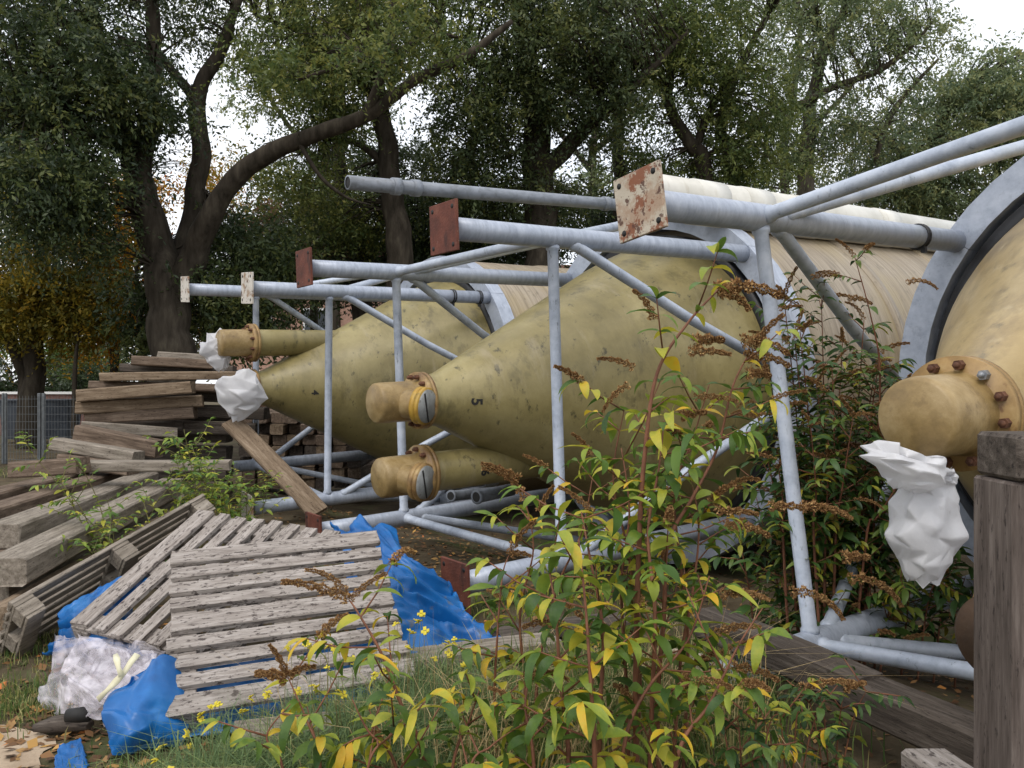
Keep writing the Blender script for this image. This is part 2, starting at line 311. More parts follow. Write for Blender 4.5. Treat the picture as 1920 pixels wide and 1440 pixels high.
# ------------------------------------------------------------------ tanks on their leg frames
S, LR, TJ = 1.203, 3.205, .936
LEG_R, POST_R, BR_R = .079, .041, .042
def digit(parent, ch, P, up, nrm, size):
    cu = bpy.data.curves.new('digit', 'FONT'); cu.body = ch; cu.size = size; cu.align_x = 'CENTER'; cu.align_y = 'CENTER'; cu.extrude = .0012; cu.offset = .004
    o = bpy.data.objects.new('digit', cu); col.objects.link(o)
    bpy.context.view_layer.update()
    me = bpy.data.meshes.new_from_object(o.evaluated_get(bpy.context.evaluated_depsgraph_get())); bpy.data.objects.remove(o)
    me.materials.clear(); me.materials.append(MT['ink'])
    o = bpy.data.objects.new('number', me); col.objects.link(o); o.parent = parent
    up = Vector(up).normalized(); nrm = Vector(nrm).normalized(); rt = up.cross(nrm).normalized(); up = nrm.cross(rt)
    o.matrix_basis = frame(rt, up, nrm, Vector(P)+nrm*.003); return o
CONE = [(.50, .200), (.62, .225), (.85, .34), (1.3, .568), (1.8, .822), (2.3, 1.075), (2.6, 1.225), (2.85, 1.335), (3.05, 1.41), (3.25, 1.46)]
def cone_r(t):
    for (a, b) in zip(CONE, CONE[1:]):
        if t <= b[0]: return a[1]+(b[1]-a[1])*(t-a[0])/(b[0]-a[0])
    return CONE[-1][1]
def outlet(root, M, length, tee=None, rim='flange_yellow', cap_r=.165, bolts=10, bolt_mats=('rust_bolt',), back=None, skin='nozzle'):
    """flange pair at local y=.44, capped stub out to y=.44-length; M places it in tank space"""
    b = MB(); b.lathe([(.50, .0), (.50, .235), (.472, .235), (.472, .228), (.466, .228), (.466, .235), (.425, .235), (.425, .0)], 40, M)
    fl = b.build('flange', 'flange', root)
    for k in range(bolts):
        a = 2*math.pi*(k+.5)/bolts; b = MB(); b.lathe([(.425, .021), (.395, .021), (.395, 0)], 6, M @ Matrix.Translation((.2*math.cos(a), 0, .2*math.sin(a))), False)
        b.lathe([(.397, .012), (.38, .012), (.38, 0)], 8, M @ Matrix.Translation((.2*math.cos(a), 0, .2*math.sin(a))))
        b.build('bolt', bolt_mats[k % len(bolt_mats)], fl)
    t0 = .425-length
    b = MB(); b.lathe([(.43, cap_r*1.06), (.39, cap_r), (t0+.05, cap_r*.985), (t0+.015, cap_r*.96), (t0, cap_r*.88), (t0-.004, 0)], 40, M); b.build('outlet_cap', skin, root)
    if tee:
        tm, d = tee; d = Vector(d).normalized(); q = Vector((0, 1, 0)).rotation_difference(d).to_matrix().to_4x4(); T = M @ Matrix.Translation((0, tm, 0)) @ q
        b = MB(); b.lathe([(0, .115), (.2, .115), (.24, .125)], 32, T); b.build('branch', 'nozzle', root)
        b = MB(); b.lathe([(.235, .0), (.235, .15), (.275, .15), (.275, .14), (.28, .14), (.28, .15), (.31, .15), (.31, 0)], 36, T); r = b.build('branch_flange', rim, root)
        b = MB(); b.lathe([(.30, .135), (.322, .132), (.325, 0)], 36, T); b.build('blind_disc', 'blind_disc', r)
        b = MB(); b.box((.03, .327, 0), (.012, .006, .25), None); b.v = [tuple(T @ (Matrix.Rotation(R(25), 3, 'Y') @ Vector(p))) for p in b.v]; b.build('strap', 'dark', r)
    if back:
        b = MB(); b.lathe([(.48, cap_r*1.02), (.6, cap_r), (back, cap_r)], 36, M); b.build('outlet_pipe', 'fibreglass', root)
def tank(label, pose, plates, nozzle2, tip, number, ties=(), body_len=8.5, skin='fibreglass'):
    x, y, z, yaw, pit, rol = pose
    a = Vector((math.sin(yaw)*math.cos(pit), math.cos(yaw)*math.cos(pit), math.sin(pit)))
    b = a.cross(Vector((0, 0, 1))).normalized(); c = b.cross(a)
    b2 = b*math.cos(rol)+c*math.sin(rol); c2 = c*math.cos(rol)-b*math.sin(rol)
    root = thing('storage_tank', label, 'tank'); root.matrix_world = frame(b2, a, c2, Vector((x, y, z)))
    m = MB().lathe(CONE, 96); m.build('cone', skin, root)
    m = MB().lathe([(3.36, 1.3), (3.36, 1.70), (3.42, 1.74), (3.8, 1.735), (6, 1.735), (body_len, 1.735), (body_len+.25, 1.5), (body_len+.35, 0)], 96); bd = m.build('body', 'fibreglass_body', root)
    for t in (4.9, 6.6):
        MB().lathe([(t, 1.735), (t+.01, 1.752), (t+.14, 1.752), (t+.15, 1.735)], 96).build('wrap_band', 'fibreglass_body', bd)
    # octagonal ring of mitred box beams
    RO, RI, Y0, Y1 = 1.79, 1.585, 3.14, 3.35
    for k in range(8):
        a0, a1 = math.pi/4*k, math.pi/4*(k+1); g_ = .0015
        P = lambda r, t, an: Vector((r*math.cos(an), t, r*math.sin(an))); v = []; f = []; NS = 6
        for q in range(NS+1):
            an = a0+g_+(a1-a0-2*g_)*q/NS; v += [P(RI, Y0, an), P(RO, Y0, an), P(RO, Y1, an), P(RI, Y1, an)]
        for q in range(NS):
            o_ = q*4; f += [(o_+e_, o_+4+e_, o_+4+(e_+1) % 4, o_+(e_+1) % 4) for e_ in range(4)]
        f += [(0, 1, 2, 3), (NS*4+3, NS*4+2, NS*4+1, NS*4)]
        MB().add(v, f).build('ring_beam', 'galvanised', root)
    MB().lathe([(3.18, 1.44), (3.16, 1.53), (3.34, 1.53), (3.34, 1.44)], 96).build('rubber_seal', 'black_rubber', root)
    # legs with foot plates
    for (i, k) in ((1, 1), (-1, 1), (1, -1), (-1, -1)):
        m = MB().tube([(i*S, .012, k*S), (i*S, .5, k*S), (i*S, 1.5, k*S), (i*S, 3.2, k*S)], LEG_R, 24); m.build('leg', 'galvanised', root)
        pm = plates.get((i, k), 'rust_red')
        fp = MB().box((i*S, 0, k*S), (.335, .022, .335), None, .003).build('foot_plate', pm, root)
        for hx in (-1, 1):
            for hz in (-1, 1):
                MB().lathe([(-.0125, .0), (-.0125, .016), (.0, .016)], 12, Matrix.Translation((i*S+hx*.125, 0, k*S+hz*.125))).build('bolt_hole', 'dark', fp)
        MB().tube([(i*S, .011, k*S), (i*S, .03, k*S)], LEG_R+.012, 20).build('weld', 'galvanised', fp)
    RM = 1.70
    for (p, q, mid) in (((1, 1), (1, -1), (1, 0)), ((-1, 1), (-1, -1), (-1, 0)), ((1, 1), (-1, 1), (0, 1)), ((1, -1), (-1, -1), (0, -1))):
        A = Vector((p[0]*S, TJ, p[1]*S)); B = Vector((q[0]*S, TJ, q[1]*S)); d = (B-A).normalized()
        MB().tube([A+d*.06, A+d*.088, A+d*.1, (A+B)/2, B-d*.1, B-d*.088, B-d*.06], [POST_R*1.28, POST_R*1.22, POST_R, POST_R, POST_R, POST_R*1.22, POST_R*1.28], 16).build('post', 'galvanised_post', root)
        for e in (p, q):
            E0 = Vector((e[0]*S, TJ+.11, e[1]*S)); Mi = Vector((mid[0]*RM, LR-.02, mid[1]*RM)); d = (Mi-E0).normalized()
            E1 = Mi+(E0-Mi)*.02+Vector((0, 0, 0))
            off = (Vector((e[0]-mid[0], 0, e[1]-mid[1])))*.07
            MB().tube([E0+d*.06, E0+d*.115, E0+d*.135, (E0+E1)/2, E1+off], [BR_R*1.25, BR_R*1.2, BR_R, BR_R, BR_R], 16).build('brace', 'galvanised_post', root)
    for (i, k, t) in ties:
        tm = MB(); n_ = 24
        for dt in (0, .03): tm.tube([(i*S+(LEG_R+.004)*math.cos(2*math.pi*j/n_), t+dt, k*S+(LEG_R+.004)*math.sin(2*math.pi*j/n_)) for j in range(n_+1)], .008, 6, False)
        tm.box((i*S+.03, t+.01, k*S-LEG_R-.02), (.03, .03, .04)); tm.build('cable_tie', 'black_rubber', root)
    # outlets
    outlet(root, Matrix(), tip['len'], tip.get('tee'), tip.get('rim', 'flange_yellow'), .165, 12, tip.get('bolts', ('rust_bolt',)))
    if nozzle2:
        zx, zz, ln = nozzle2['x'], nozzle2['z'], nozzle2['len']
        outlet(root, Matrix.Translation((zx, nozzle2.get('dy', 0), zz)), ln, nozzle2.get('tee'), nozzle2.get('rim', 'flange'), .165, 10, ('rust_bolt',), 1.75-nozzle2.get('dy', 0), nozzle2.get('skin', 'nozzle'))
        if nozzle2.get('digit'):
            digit(root, nozzle2['digit'], (zx+.165*.97, .98, zz-.165*.22), (0, 1, 0), (1, 0, -.22), .11)
    if number:
        ch, t, ph, size = number; r = cone_r(t); sl = (cone_r(t+.1)-cone_r(t-.1))/.2
        rad = Vector((math.cos(ph), 0, math.sin(ph))); digit(root, ch, rad*r+Vector((0, t, 0)), rad*sl+Vector((0, 1, 0)), rad-Vector((0, sl, 0)), size)
    return root
teeD = (.9, .5, -.12)
T1 = tank('olive fibreglass cone-ended tank numbered 4 on a frame with cream foot plates', (-3.5852, 9.8029, 1.484, .9309, .0302, -.0872),
     {(1, 1): 'rust_white', (-1, 1): 'rust_white', (1, -1): 'rust_white', (-1, -1): 'rust_white'}, dict(x=0, z=.56, len=.36), dict(len=.28), ('4', 1.09, R(-4), .12), ties=((1, 1, 2.58), (1, 1, 2.98)))
T2 = tank('olive fibreglass cone-ended tank numbered 5 on a frame with rust-red foot plates', (-1.1329, 6.4591, 1.3956, .9352, .04, -.0034),
     {}, dict(x=0, z=-.60, len=.36, tee=(.18, teeD), digit='6'), dict(len=.38, tee=(.22, teeD)), ('5', .81, R(-4), .125))
T3 = tank('tan fibreglass cone-ended tank with a big bolted end cap beside the grey wooden post', (1.4448, 3.0651, 1.4128, .9619, .0382, .1164),
     {(-1, 1): 'rust_cream', (-1, -1): 'rust_cream'}, dict(x=.22, z=-.80, len=.30, dy=-.05, skin='nozzle_shade'), dict(len=.30, bolts=('rust_bolt', 'steel_bolt', 'rust_bolt')), None, ties=((-1, 1, 2.62),), skin='fibreglass_tan')

# pipes along the crown of tank 5
def tl(T, x, t, z): return T.matrix_world @ Vector((x, t, z))
def loose_pipe(name, label, A, B, r, m, collars, cm, crad=1.25, clen=.05, cat='pipe', bore=True):
    d = (B-A).normalized(); root = thing(name, label, cat, A)
    root.rotation_euler = Vector((0, 1, 0)).rotation_difference(d).to_euler(); ln = (B-A).length
    prof = [(0, r*.8), (0, r), (ln*.5, r), (ln, r), (ln, r*.8)]
    MB().lathe(prof, 24).build('tube', m, root)
    if bore: MB().lathe([(.004, 0), (.006, r*.82)], 24).build('bore', 'dark', root)
    for t in collars: MB().lathe([(t-clen, r), (t-clen, r*crad), (t+clen, r*crad), (t+clen, r)], 24).build('collar', cm, root)
    return root
loose_pipe('vent_pipe', 'dull grey plastic pipe with open rusty end lying above the tank numbered 5', tl(T2, 0.03, -.13, 1.72), tl(T2, 0.02, 3.6, 1.835), .056, 'grey_pipe', (.42, .60, 2.72), 'grey_pipe', 1.22, .035)
loose_pipe('white_pipe', 'thick off-white sleeved pipe lying along the top of tank 5', tl(T2, .64, 2.55, 1.80), tl(T2, .64, 8.9, 1.80), .172, 'white_pipe', (.75, 1.45, 2.3, 3.9), 'white_pipe', 1.05, .2)
loose_pipe('white_pipe', 'slimmer off-white pipe beside the thick one on top of tank 5', tl(T2, .965, 2.7, 1.60), tl(T2, .965, 8.9, 1.60), .13, 'white_pipe', (1.1, 1.75, 3.2), 'white_pipe', 1.06, .16)

# ------------------------------------------------------------------ timber
def beam(name, label, cat, A, B, wd, th, m, up=(0, 0, 1), group=None, roll=0, ch=.008, jag=.012):
    """squared timber from A to B (centre line), wd across, th along up"""
    A = Vector(A); B = Vector(B); x = (B-A).normalized(); z = Vector(up); z = (z-x*z.dot(x)).normalized(); y = z.cross(x)
    if roll: q = Matrix.Rotation(roll, 3, x); y = q @ y; z = q @ z
    ln = (B-A).length; sd_ = int(abs(A.x*977+B.y*613+A.z*389)) % 9973; rr = random.Random(sd_); ns = 7; b = MB(); v = []; f = []
    ch = .05*min(wd, th)+ch; bow = rr.uniform(-.012, .012)*ln; hy, hz = wd/2, th/2
    sec = [(-hy+ch, -hz), (hy-ch, -hz), (hy, -hz+ch), (hy, hz-ch), (hy-ch, hz), (-hy+ch, hz), (-hy, hz-ch), (-hy, -hz+ch)]
    for k in range(ns):
        t = k/(ns-1)*2-1; end = k in (0, ns-1)
        for q, (yy, zz) in enumerate(sec):
            nv = noise.noise(Vector((t*ln*1.5+sd_, q*1.7, 0)))*.02*min(wd, th)*2+rr.uniform(-.004, .004)
            sk = noise.noise(Vector((q*.8+sd_, t*3, 4)))*.045 if end else 0
            v.append((t*ln/2*(.97 if end else 1)+sk*.5+t*.015*ln, yy*(1+nv)+bow*(1-t*t), zz*(1+nv)+.4*bow*(1-t*t)))
    for k in range(ns-1):
        for q in range(8): f.append((k*8+q, (k+1)*8+q, (k+1)*8+(q+1) % 8, k*8+(q+1) % 8))
    f += [tuple(range(8)), tuple((ns-1)*8+q for q in range(7, -1, -1))]; b.add(v, f)
    o = b.build(name, m); o.matrix_world = frame(x, y, z, (A+B)/2)
    return tag(o, label, cat, group)
PILE = dict(label='weathered brown squared timber in the stacked pile left of the white bags', cat='timber', group='stacked timbers behind the pallets')
pile = [  # (px0,py0,px1,py1,Y0,Y1,thick,wide,mat)
 (248, 676, 398, 684, 10.6, 10.9, .12, .24, 'timber_brown'), (300, 668, 420, 676, 11.1, 11.2, .12, .24, 'timber_grey'), (190, 707, 480, 704, 10.3, 10.8, .11, .26, 'timber_tan'),
 (174, 722, 408, 728, 10.5, 10.6, .10, .26, 'timber_brown'), (150, 742, 362, 726, 9.9, 10.1, .15, .26, 'timber_tan'), (360, 728, 520, 732, 10.9, 11.2, .13, .24, 'timber_brown'),
 (146, 765, 380, 752, 10.0, 10.4, .15, .26, 'timber_tan'), (165, 783, 366, 774, 10.1, 10.3, .14, .26, 'timber_brown'), (152, 800, 330, 812, 9.8, 10.3, .13, .26, 'timber_grey'),
 (148, 812, 300, 842, 9.6, 9.6, .2, .26, 'timber_brown'), (105, 832, 260, 858, 9.4, 9.3, .14, .26, 'timber_grey'), (200, 800, 350, 800, 10.6, 10.6, .14, .26, 'timber_dark'),
 (330, 800, 480, 805, 10.6, 10.8, .16, .26, 'timber_dark'), (340, 770, 500, 775, 10.9, 10.9, .16, .26, 'timber_dark'), (120, 862, 250, 880, 9.3, 9.2, .14, .26, 'timber_brown'),
 (230, 690, 440, 694, 10.9, 11.1, .11, .26, 'timber_dark'), (200, 735, 440, 742, 11, 11, .18, .26, 'timber_dark'), (190, 770, 440, 775, 11, 11, .2, .26, 'timber_dark'), (180, 810, 430, 815, 11, 11, .2, .26, 'timber_dark'),
 (170, 845, 430, 850, 11, 11, .2, .26, 'timber_dark'), (170, 880, 430, 885, 10.7, 10.7, .2, .26, 'timber_dark'), (160, 915, 430, 918, 10.5, 10.5, .2, .26, 'timber_dark')]
PL = ['brown timber lying askew on the top of the stack left of the bags', 'grey timber on the very top of the stack beside the forked trunk', 'longest tan timber, second layer of the stack under the askew one', 'brown timber right under the longest tan one in the stack',
      'tan timber in the stack with its corner end towards the white bag', 'brown timber end poking out right behind the large white bag', 'tan timber in the middle layer of the stack above the slumped pieces', 'brown timber below the middle tan one in the stack', 'grey timber slumped at the foot of the layered stack',
      'broad brown timber slanting down at the foot of the stack', 'grey timber slid out under the broad slanting one', None, None, None, 'brown timber lowest at the foot of the slumped stack']
for k, (a, b_, c, d, Y0, Y1, th, wd, m) in enumerate(pile):
    lab = PL[k] if k < len(PL) else None
    beam('timber', lab or 'dark timber deep inside the stack left of the white bags', 'timber', at(a, b_, Y0), at(c, d, Y1), wd, th, m, group=PILE['group'], roll=random.uniform(-.06, .06))
# end-on stack under the tank numbered 4
for r_ in range(7):
    for c_ in range(9):
        x = -4.05+c_*.235+random.uniform(-.03, .03); z = .02+r_*.168; y = 12.5+random.uniform(-.12, .12)+.0*c_
        if c_ > 8-r_*.35: continue
        beam('timber', 'dark timber seen end-on in the stack under the tank numbered 4', 'timber', (x, y, z), (x+random.uniform(-.1, .1), y+1.8, z), .2, .155, random.choice(['timber_brown', 'timber_dark', 'timber_tan']), group='end-on timber stack', roll=random.uniform(-.08, .08))
# long beams fanning out of the pile towards the path
fan = [(-4.95, 9.9, .22, -4.9, 5.7, .20, 'timber_brown'), (-4.55, 10.1, .26, -4.3, 5.6, .25, 'timber_grey'), (-4.2, 9.6, .22, -3.75, 5.5, .24, 'timber_brown'), (-3.85, 9.3, .2, -3.4, 5.3, .16, 'timber_grey'),
       (-3.45, 8.7, .16, -3.02, 4.9, .12, 'timber_tan'), (-5.5, 9.9, .22, -5.6, 6.0, .2, 'timber_brown'), (-4.75, 9.7, .44, -4.35, 6.4, .42, 'timber_brown'), (-4.25, 9.5, .44, -3.75, 6.0, .43, 'timber_grey'),
       (-3.75, 9.0, .42, -3.2, 5.15, .36, 'timber_grey'), (-5.1, 9.6, .44, -4.95, 6.7, .42, 'timber_brown')]
for (a, b_, c, d, e, f_, m) in fan:
    beam('timber', 'long %s beam in the %s layer fanning out towards the tipped pallet' % ({'timber_brown': 'brown', 'timber_grey': 'grey', 'timber_tan': 'tan'}[m], ('upper' if a < -4 else 'topmost, pallet-side') if c > .3 else 'lower'), 'timber', (a, b_, c), (d, e, f_), .25, .18, m, group='long beams left of the pallets', roll=random.uniform(-.05, .05))
beam('timber', 'pale grey plank lying crosswise over the long beams', 'timber', at(155, 873, 8.3), at(432, 872, 8.6), .26, .10, 'timber_grey')
beam('timber', 'short dark timber stub with a rough end beside the pale crosswise plank', 'timber', at(30, 880, 8.2), at(156, 872, 8.0), .2, .16, 'timber_brown')
beam('timber', 'brown plank leaning down from the pile past the thin far post', 'timber', at(432, 790, 9.9), at(598, 962, 9.15), .24, .06, 'timber_tan', up=(.4, -.8, .5))
beam('timber', 'flat pale board lying on the ground under the lower leg', 'timber', (-2.75, 8.6, .03), (-2.0, 8.45, .03), .3, .05, 'timber_grey')
beam('timber', 'long squared beam lying over the lower leg of the big tank', 'timber', at(1325, 1165, 4.3), at(1632, 1300, 3.42), .17, .15, 'timber_dark')
beam('timber', 'squared beam end-butted to the long one behind the grey post', 'timber', at(1612, 1300, 3.47), at(1900, 1425, 2.85), .185, .155, 'timber_dark')
beam('timber', 'short pale sawn block lying at the foot of the grey post', 'timber', at(1735, 1440, 2.75), at(1860, 1530, 2.4), .16, .13, 'pallet_wood')
beam('timber', 'grey beam half hidden under weeds in front of the pallet', 'timber', at(440, 1395, 3.2), at(620, 1375, 3.3), .16, .13, 'timber_grey')
beam('timber', 'grey plank lying under the yellow-leaved bush', 'timber', (-.75, 4.35, .05), (.25, 4.75, .05), .2, .07, 'timber_grey')
beam('timber', 'broken dark plank on the ground between the bush and the rusty foot plate', 'timber', (-.1, 4.9, .04), (.75, 5.2, .05), .22, .06, 'timber_dark')
# weathered post with a cap rail beside the camera
pr = thing('fence_post', 'weathered grey wooden post with a short rail on its top', 'post', (1.255, 1.98, 0))
def grained(sx, sy, sz, n=5, ch=.006):
    b = MB().box((0, 0, 0), (sx, sy, sz), None, ch); return b
grained(.185, .17, 1.345, ch=.007).build('shaft', 'post_wood', pr, (0.002, 0, .648))
bb = grained(.52, .175, .108, ch=.009); bb.build('cap_rail', 'timber_dark', pr, (.172, -.012, 1.378))
for px_, pz in ((-.02, 1.1), (.03, .5)): MB().lathe([(-.09, 0), (-.09, .006), (-.084, .007)], 10, Matrix.Translation((px_, 0, pz))).build('nail', 'rust_bolt', pr)

# ------------------------------------------------------------------ pallets
_slat = {}
def pallet(label, O, U, Vv, nsl, wid, m='pallet_wood', flip=False):
    """O corner, U along the slats, Vv across them; deck faces U x V"""
    U = Vector(U); Vv = Vector(Vv); lu, lv = U.length, Vv.length; x = U.normalized(); z = x.cross(Vv).normalized(); y = z.cross(x)
    root = thing('pallet', label, 'pallet'); root.matrix_world = frame(x, y, z, Vector(O))
    gap = (lv-sum(wid))/(nsl-1); v = 0; rr = random.Random(len(label))
    for i in range(nsl):
        b = MB().box((0, 0, 0), (lu+rr.uniform(-.025, .02), wid[i], .026), None, .003)
        b.v = [(p[0]+rr.uniform(-.006, .006), p[1]+rr.uniform(-.003, .003), p[2]+rr.uniform(-.002, .002)) for p in b.v]
        o = b.build('slat', m, root); o.matrix_basis = Matrix.Translation((lu/2+rr.uniform(-.008, .008), v+wid[i]/2, -.0085)) @ Matrix.Rotation(rr.uniform(-.006, .006), 4, 'Z'); v += wid[i]+gap
    for u in (.07, lu/2, lu-.07):
        o = MB().box((0, 0, 0), (.12, lv-.004, .022), None, .003).build('stringer_board', m, root); o.location = (u, lv/2, -.0345)
        for vv in (.06, lv/2, lv-.06):
            o = MB().box((0, 0, 0), (.125, .115, .078), None, .004).build('block', m, root); o.location = (u, vv, -.0857)
        o = MB().box((0, 0, 0), (.115, lv-.01, .02), None, .003).build('bottom_board', m, root); o.location = (u, lv/2, -.1362)
    return root
BL, TL_, TR = at(305, 1345, 3.47), at(306, 1036, 4.4), at(703, 996, 4.78)
pallet('grey pallet with nine slats propped on top of the blue sheet', BL, (TR-TL_)*.96, TL_-BL, 9, [.112, .079, .077, .079, .12, .079, .077, .079, .112])
A_ = at(166, 1138, 4.6); B_ = at(404, 932, 5.5); D_ = A_+Vector((.85, -.45, -.13))*1.12
pallet('grey pallet lying half under the propped one with slats running away', A_+(D_-A_), B_-A_, A_-D_, 8, [.115, .078, .078, .078, .078, .078, .078, .12])
p0 = at(380, 926, 5.75); p1 = at(15, 1130, 4.5); ee = p0-p1; vv = Vector((-.25, .35, -.42))
pallet('dark pallet tipped on its edge against the long beams', p1, ee, vv, 7, [.07, .055, .055, .055, .055, .055, .07], 'timber_grey')

# ------------------------------------------------------------------ sheets of tarpaulin and film
def sheet(name, label, cat, rows, m, amp=.04, freq=4, nu=44, nv=44, seed=0, ridged=True, thick=.002, floor=None, fold=(2.0, 6.0), slant=.8):
    """rows: grid of 3D control points; bilinear with creases along the surface"""
    n_, k_ = len(rows), len(rows[0]); v = []; f = []
    def cat_(a, b, c, d, t): return .5*((2*b)+(c-a)*t+(2*a-5*b+4*c-d)*t*t+(3*b-a-3*c+d)*t**3)
    def row(r, u):
        q = u*(k_-1); i = min(int(q), k_-2); t = q-i; g_ = lambda j: rows[r][min(max(j, 0), k_-1)]
        return cat_(g_(i-1), g_(i), g_(i+1), g_(i+2), t)
    for j in range(nv):
        for i in range(nu):
            u, w_ = i/(nu-1), j/(nv-1); q = w_*(n_-1); r = min(int(q), n_-2); t = q-r; gr = lambda a: row(min(max(a, 0), n_-1), u)
            p = cat_(gr(r-1), gr(r), gr(r+1), gr(r+2), t)
            wu, ww = u+.12*noise.noise(Vector((u*3+seed, w_*3, 1))), w_+slant*.2*u+.1*noise.noise(Vector((u*3, w_*3+seed, 7)))
            s1 = noise.noise(Vector((wu*fold[0]+seed, ww*fold[1], 0))); s2 = noise.noise(Vector((ww*fold[1]*1.3+seed+9, wu*fold[0]*2.1, 3)))
            s3 = noise.noise(Vector((wu*fold[0]*4+seed+19, ww*fold[1]*3, 5)))
            h = ((1-2.6*abs(s1))*1.0+(1-2.6*abs(s2))*.55+(1-2*abs(s3))*.13-.75)
            p = p+Vector((amp*.4*s2, -amp*.5*h, amp*h))+Vector((.02*s3, .02*s2, 0))*(amp/.04)
            if floor is not None: p.z = max(p.z, gz(p.x, p.y)+floor)
            v.append(p)
    for j in range(nv-1):
        for i in range(nu-1): f.append((j*nu+i, j*nu+i+1, (j+1)*nu+i+1, (j+1)*nu+i))
    o = MB().add(v, f, True).build(name, m)
    if thick:
        md = o.modifiers.new('thick', 'SOLIDIFY'); md.thickness = thick
    return tag(o, label, cat)
P = at
sheet('tarpaulin', 'crumpled blue tarpaulin trailing from the propped pallet to the ground', 'tarpaulin', [
    [P(620, 985, 5.75), P(655, 975, 5.8), P(690, 976, 5.85), P(742, 1000, 5.9)],
    [P(640, 1030, 5.4), P(690, 1030, 5.35), P(735, 1035, 5.35), P(768, 1052, 5.45)],
    [P(650, 1090, 5.1), P(715, 1080, 5.0), P(770, 1065, 5.05), P(838, 1092, 5.3)],
    [P(660, 1150, 4.8), P(730, 1120, 4.75), P(790, 1110, 4.95), P(868, 1142, 5.25)],
    [P(700, 1220, 4.5), P(760, 1180, 4.6), P(830, 1165, 4.95), P(905, 1180, 5.0)],
    [P(770, 1262, 4.3), P(830, 1235, 4.55), P(890, 1225, 4.7), P(972, 1224, 4.68)]], 'tarp', .05, 3.4, 70, 90, 3, floor=.012, fold=(2.2, 8), slant=-1)
sheet('tarpaulin', 'blue tarpaulin corner hanging out below the left edge of the propped pallet', 'tarpaulin', [
    [P(248, 1272, 3.62), P(280, 1246, 3.68), P(308, 1228, 3.72), P(360, 1250, 3.8)], [P(194, 1318, 3.5), P(240, 1316, 3.45), P(298, 1310, 3.5), P(360, 1330, 3.6)],
    [P(202, 1380, 3.4), P(240, 1372, 3.33), P(285, 1365, 3.4), P(350, 1380, 3.5)], [P(212, 1418, 3.36), P(245, 1412, 3.36), P(280, 1402, 3.42), P(340, 1405, 3.5)]], 'tarp', .014, 4, 44, 44, 11, floor=.01, fold=(2, 4))
sheet('tarpaulin', 'blue tarpaulin bunched in the gap between the tipped pallet and the lying one', 'tarpaulin', [
    [P(190, 1105, 4.9), P(235, 1085, 4.95), P(290, 1070, 4.95)], [P(115, 1152, 4.7), P(170, 1140, 4.65), P(260, 1130, 4.7)], [P(112, 1190, 4.6), P(170, 1185, 4.5), P(240, 1190, 4.5)], [P(80, 1230, 4.6), P(170, 1215, 4.5), P(300, 1235, 4.3)]], 'tarp', .035, 4, 44, 44, 21, floor=.01)
sheet('tarpaulin', 'blue tarpaulin lying flat on the ground beneath the propped pallet', 'tarpaulin', [
    [P(300, 1250, 3.9), P(480, 1230, 4.1), P(690, 1190, 4.4)], [P(300, 1330, 3.7), P(480, 1310, 3.8), P(720, 1280, 4.1)], [P(310, 1390, 3.5), P(480, 1370, 3.55), P(700, 1340, 3.8)]], 'tarp', .025, 3.5, 40, 30, 31, floor=.012, fold=(5, 3))
sheet('tarpaulin', 'small torn blue scrap lying on the sandy path', 'tarpaulin', [[P(112, 1398, 3.42), P(152, 1386, 3.5)], [P(104, 1425, 3.32), P(160, 1418, 3.36)], [P(100, 1450, 3.22), P(165, 1442, 3.26)]], 'tarp', .012, 7, 16, 16, 41, floor=.008)
sheet('plastic_film', 'crumpled clear plastic film spilling out under the pallets', 'plastic sheet', [
    [P(105, 1195, 4.6), P(180, 1188, 4.5), P(240, 1200, 4.35), P(310, 1220, 4.1)], [P(95, 1240, 4.4), P(170, 1222, 4.15), P(235, 1232, 4.0), P(306, 1240, 3.85)],
    [P(85, 1285, 4.05), P(150, 1280, 3.9), P(215, 1278, 3.75), P(300, 1262, 3.75)], [P(72, 1312, 3.95), P(135, 1322, 3.75), P(190, 1330, 3.62), P(270, 1300, 3.6)], [P(85, 1322, 3.9), P(140, 1345, 3.7), P(190, 1355, 3.55), P(240, 1330, 3.55)]], 'clear_film', .04, 3.6, 90, 90, 5, thick=0, floor=.012, fold=(3.2, 1.6), slant=2)
sheet('plastic_film', 'second layer of clear film bunched against the blue corner', 'plastic sheet', [
    [P(150, 1200, 4.35), P(215, 1210, 4.2), P(300, 1232, 3.9)], [P(120, 1262, 4.0), P(200, 1258, 3.8), P(292, 1262, 3.7)], [P(130, 1318, 3.75), P(190, 1318, 3.6), P(250, 1302, 3.55)]], 'clear_film', .045, 4.6, 70, 70, 15, thick=0, floor=.03, fold=(1.6, 3.0), slant=-2)
def ribbon(label, pts, wd):
    v = []; f = []
    for i, p in enumerate(pts):
        d = (pts[min(i+1, len(pts)-1)]-pts[max(i-1, 0)]).normalized(); s = d.cross(Vector((.2, -.75, .6))).normalized()*wd*(.6+.4*math.sin(i*1.9+1)**2); v += [p-s, p+s]
    for i in range(len(pts)-1): f.append((2*i, 2*i+1, 2*i+3, 2*i+2))
    o = MB().add(v, f, True).build('strap', 'strap'); md = o.modifiers.new('t', 'SOLIDIFY'); md.thickness = .003; tag(o, label, 'strap')
ribbon('cream webbing strap twisted over the clear film', [P(183, 1312, 3.5), P(200, 1295, 3.5), P(218, 1277, 3.5), P(232, 1262, 3.52), P(245, 1242, 3.56), P(258, 1226, 3.6)], .016)
ribbon('short cream strap end curling up beside the twisted one', [P(228, 1268, 3.49), P(222, 1252, 3.5), P(219, 1236, 3.53), P(216, 1226, 3.58)], .014)

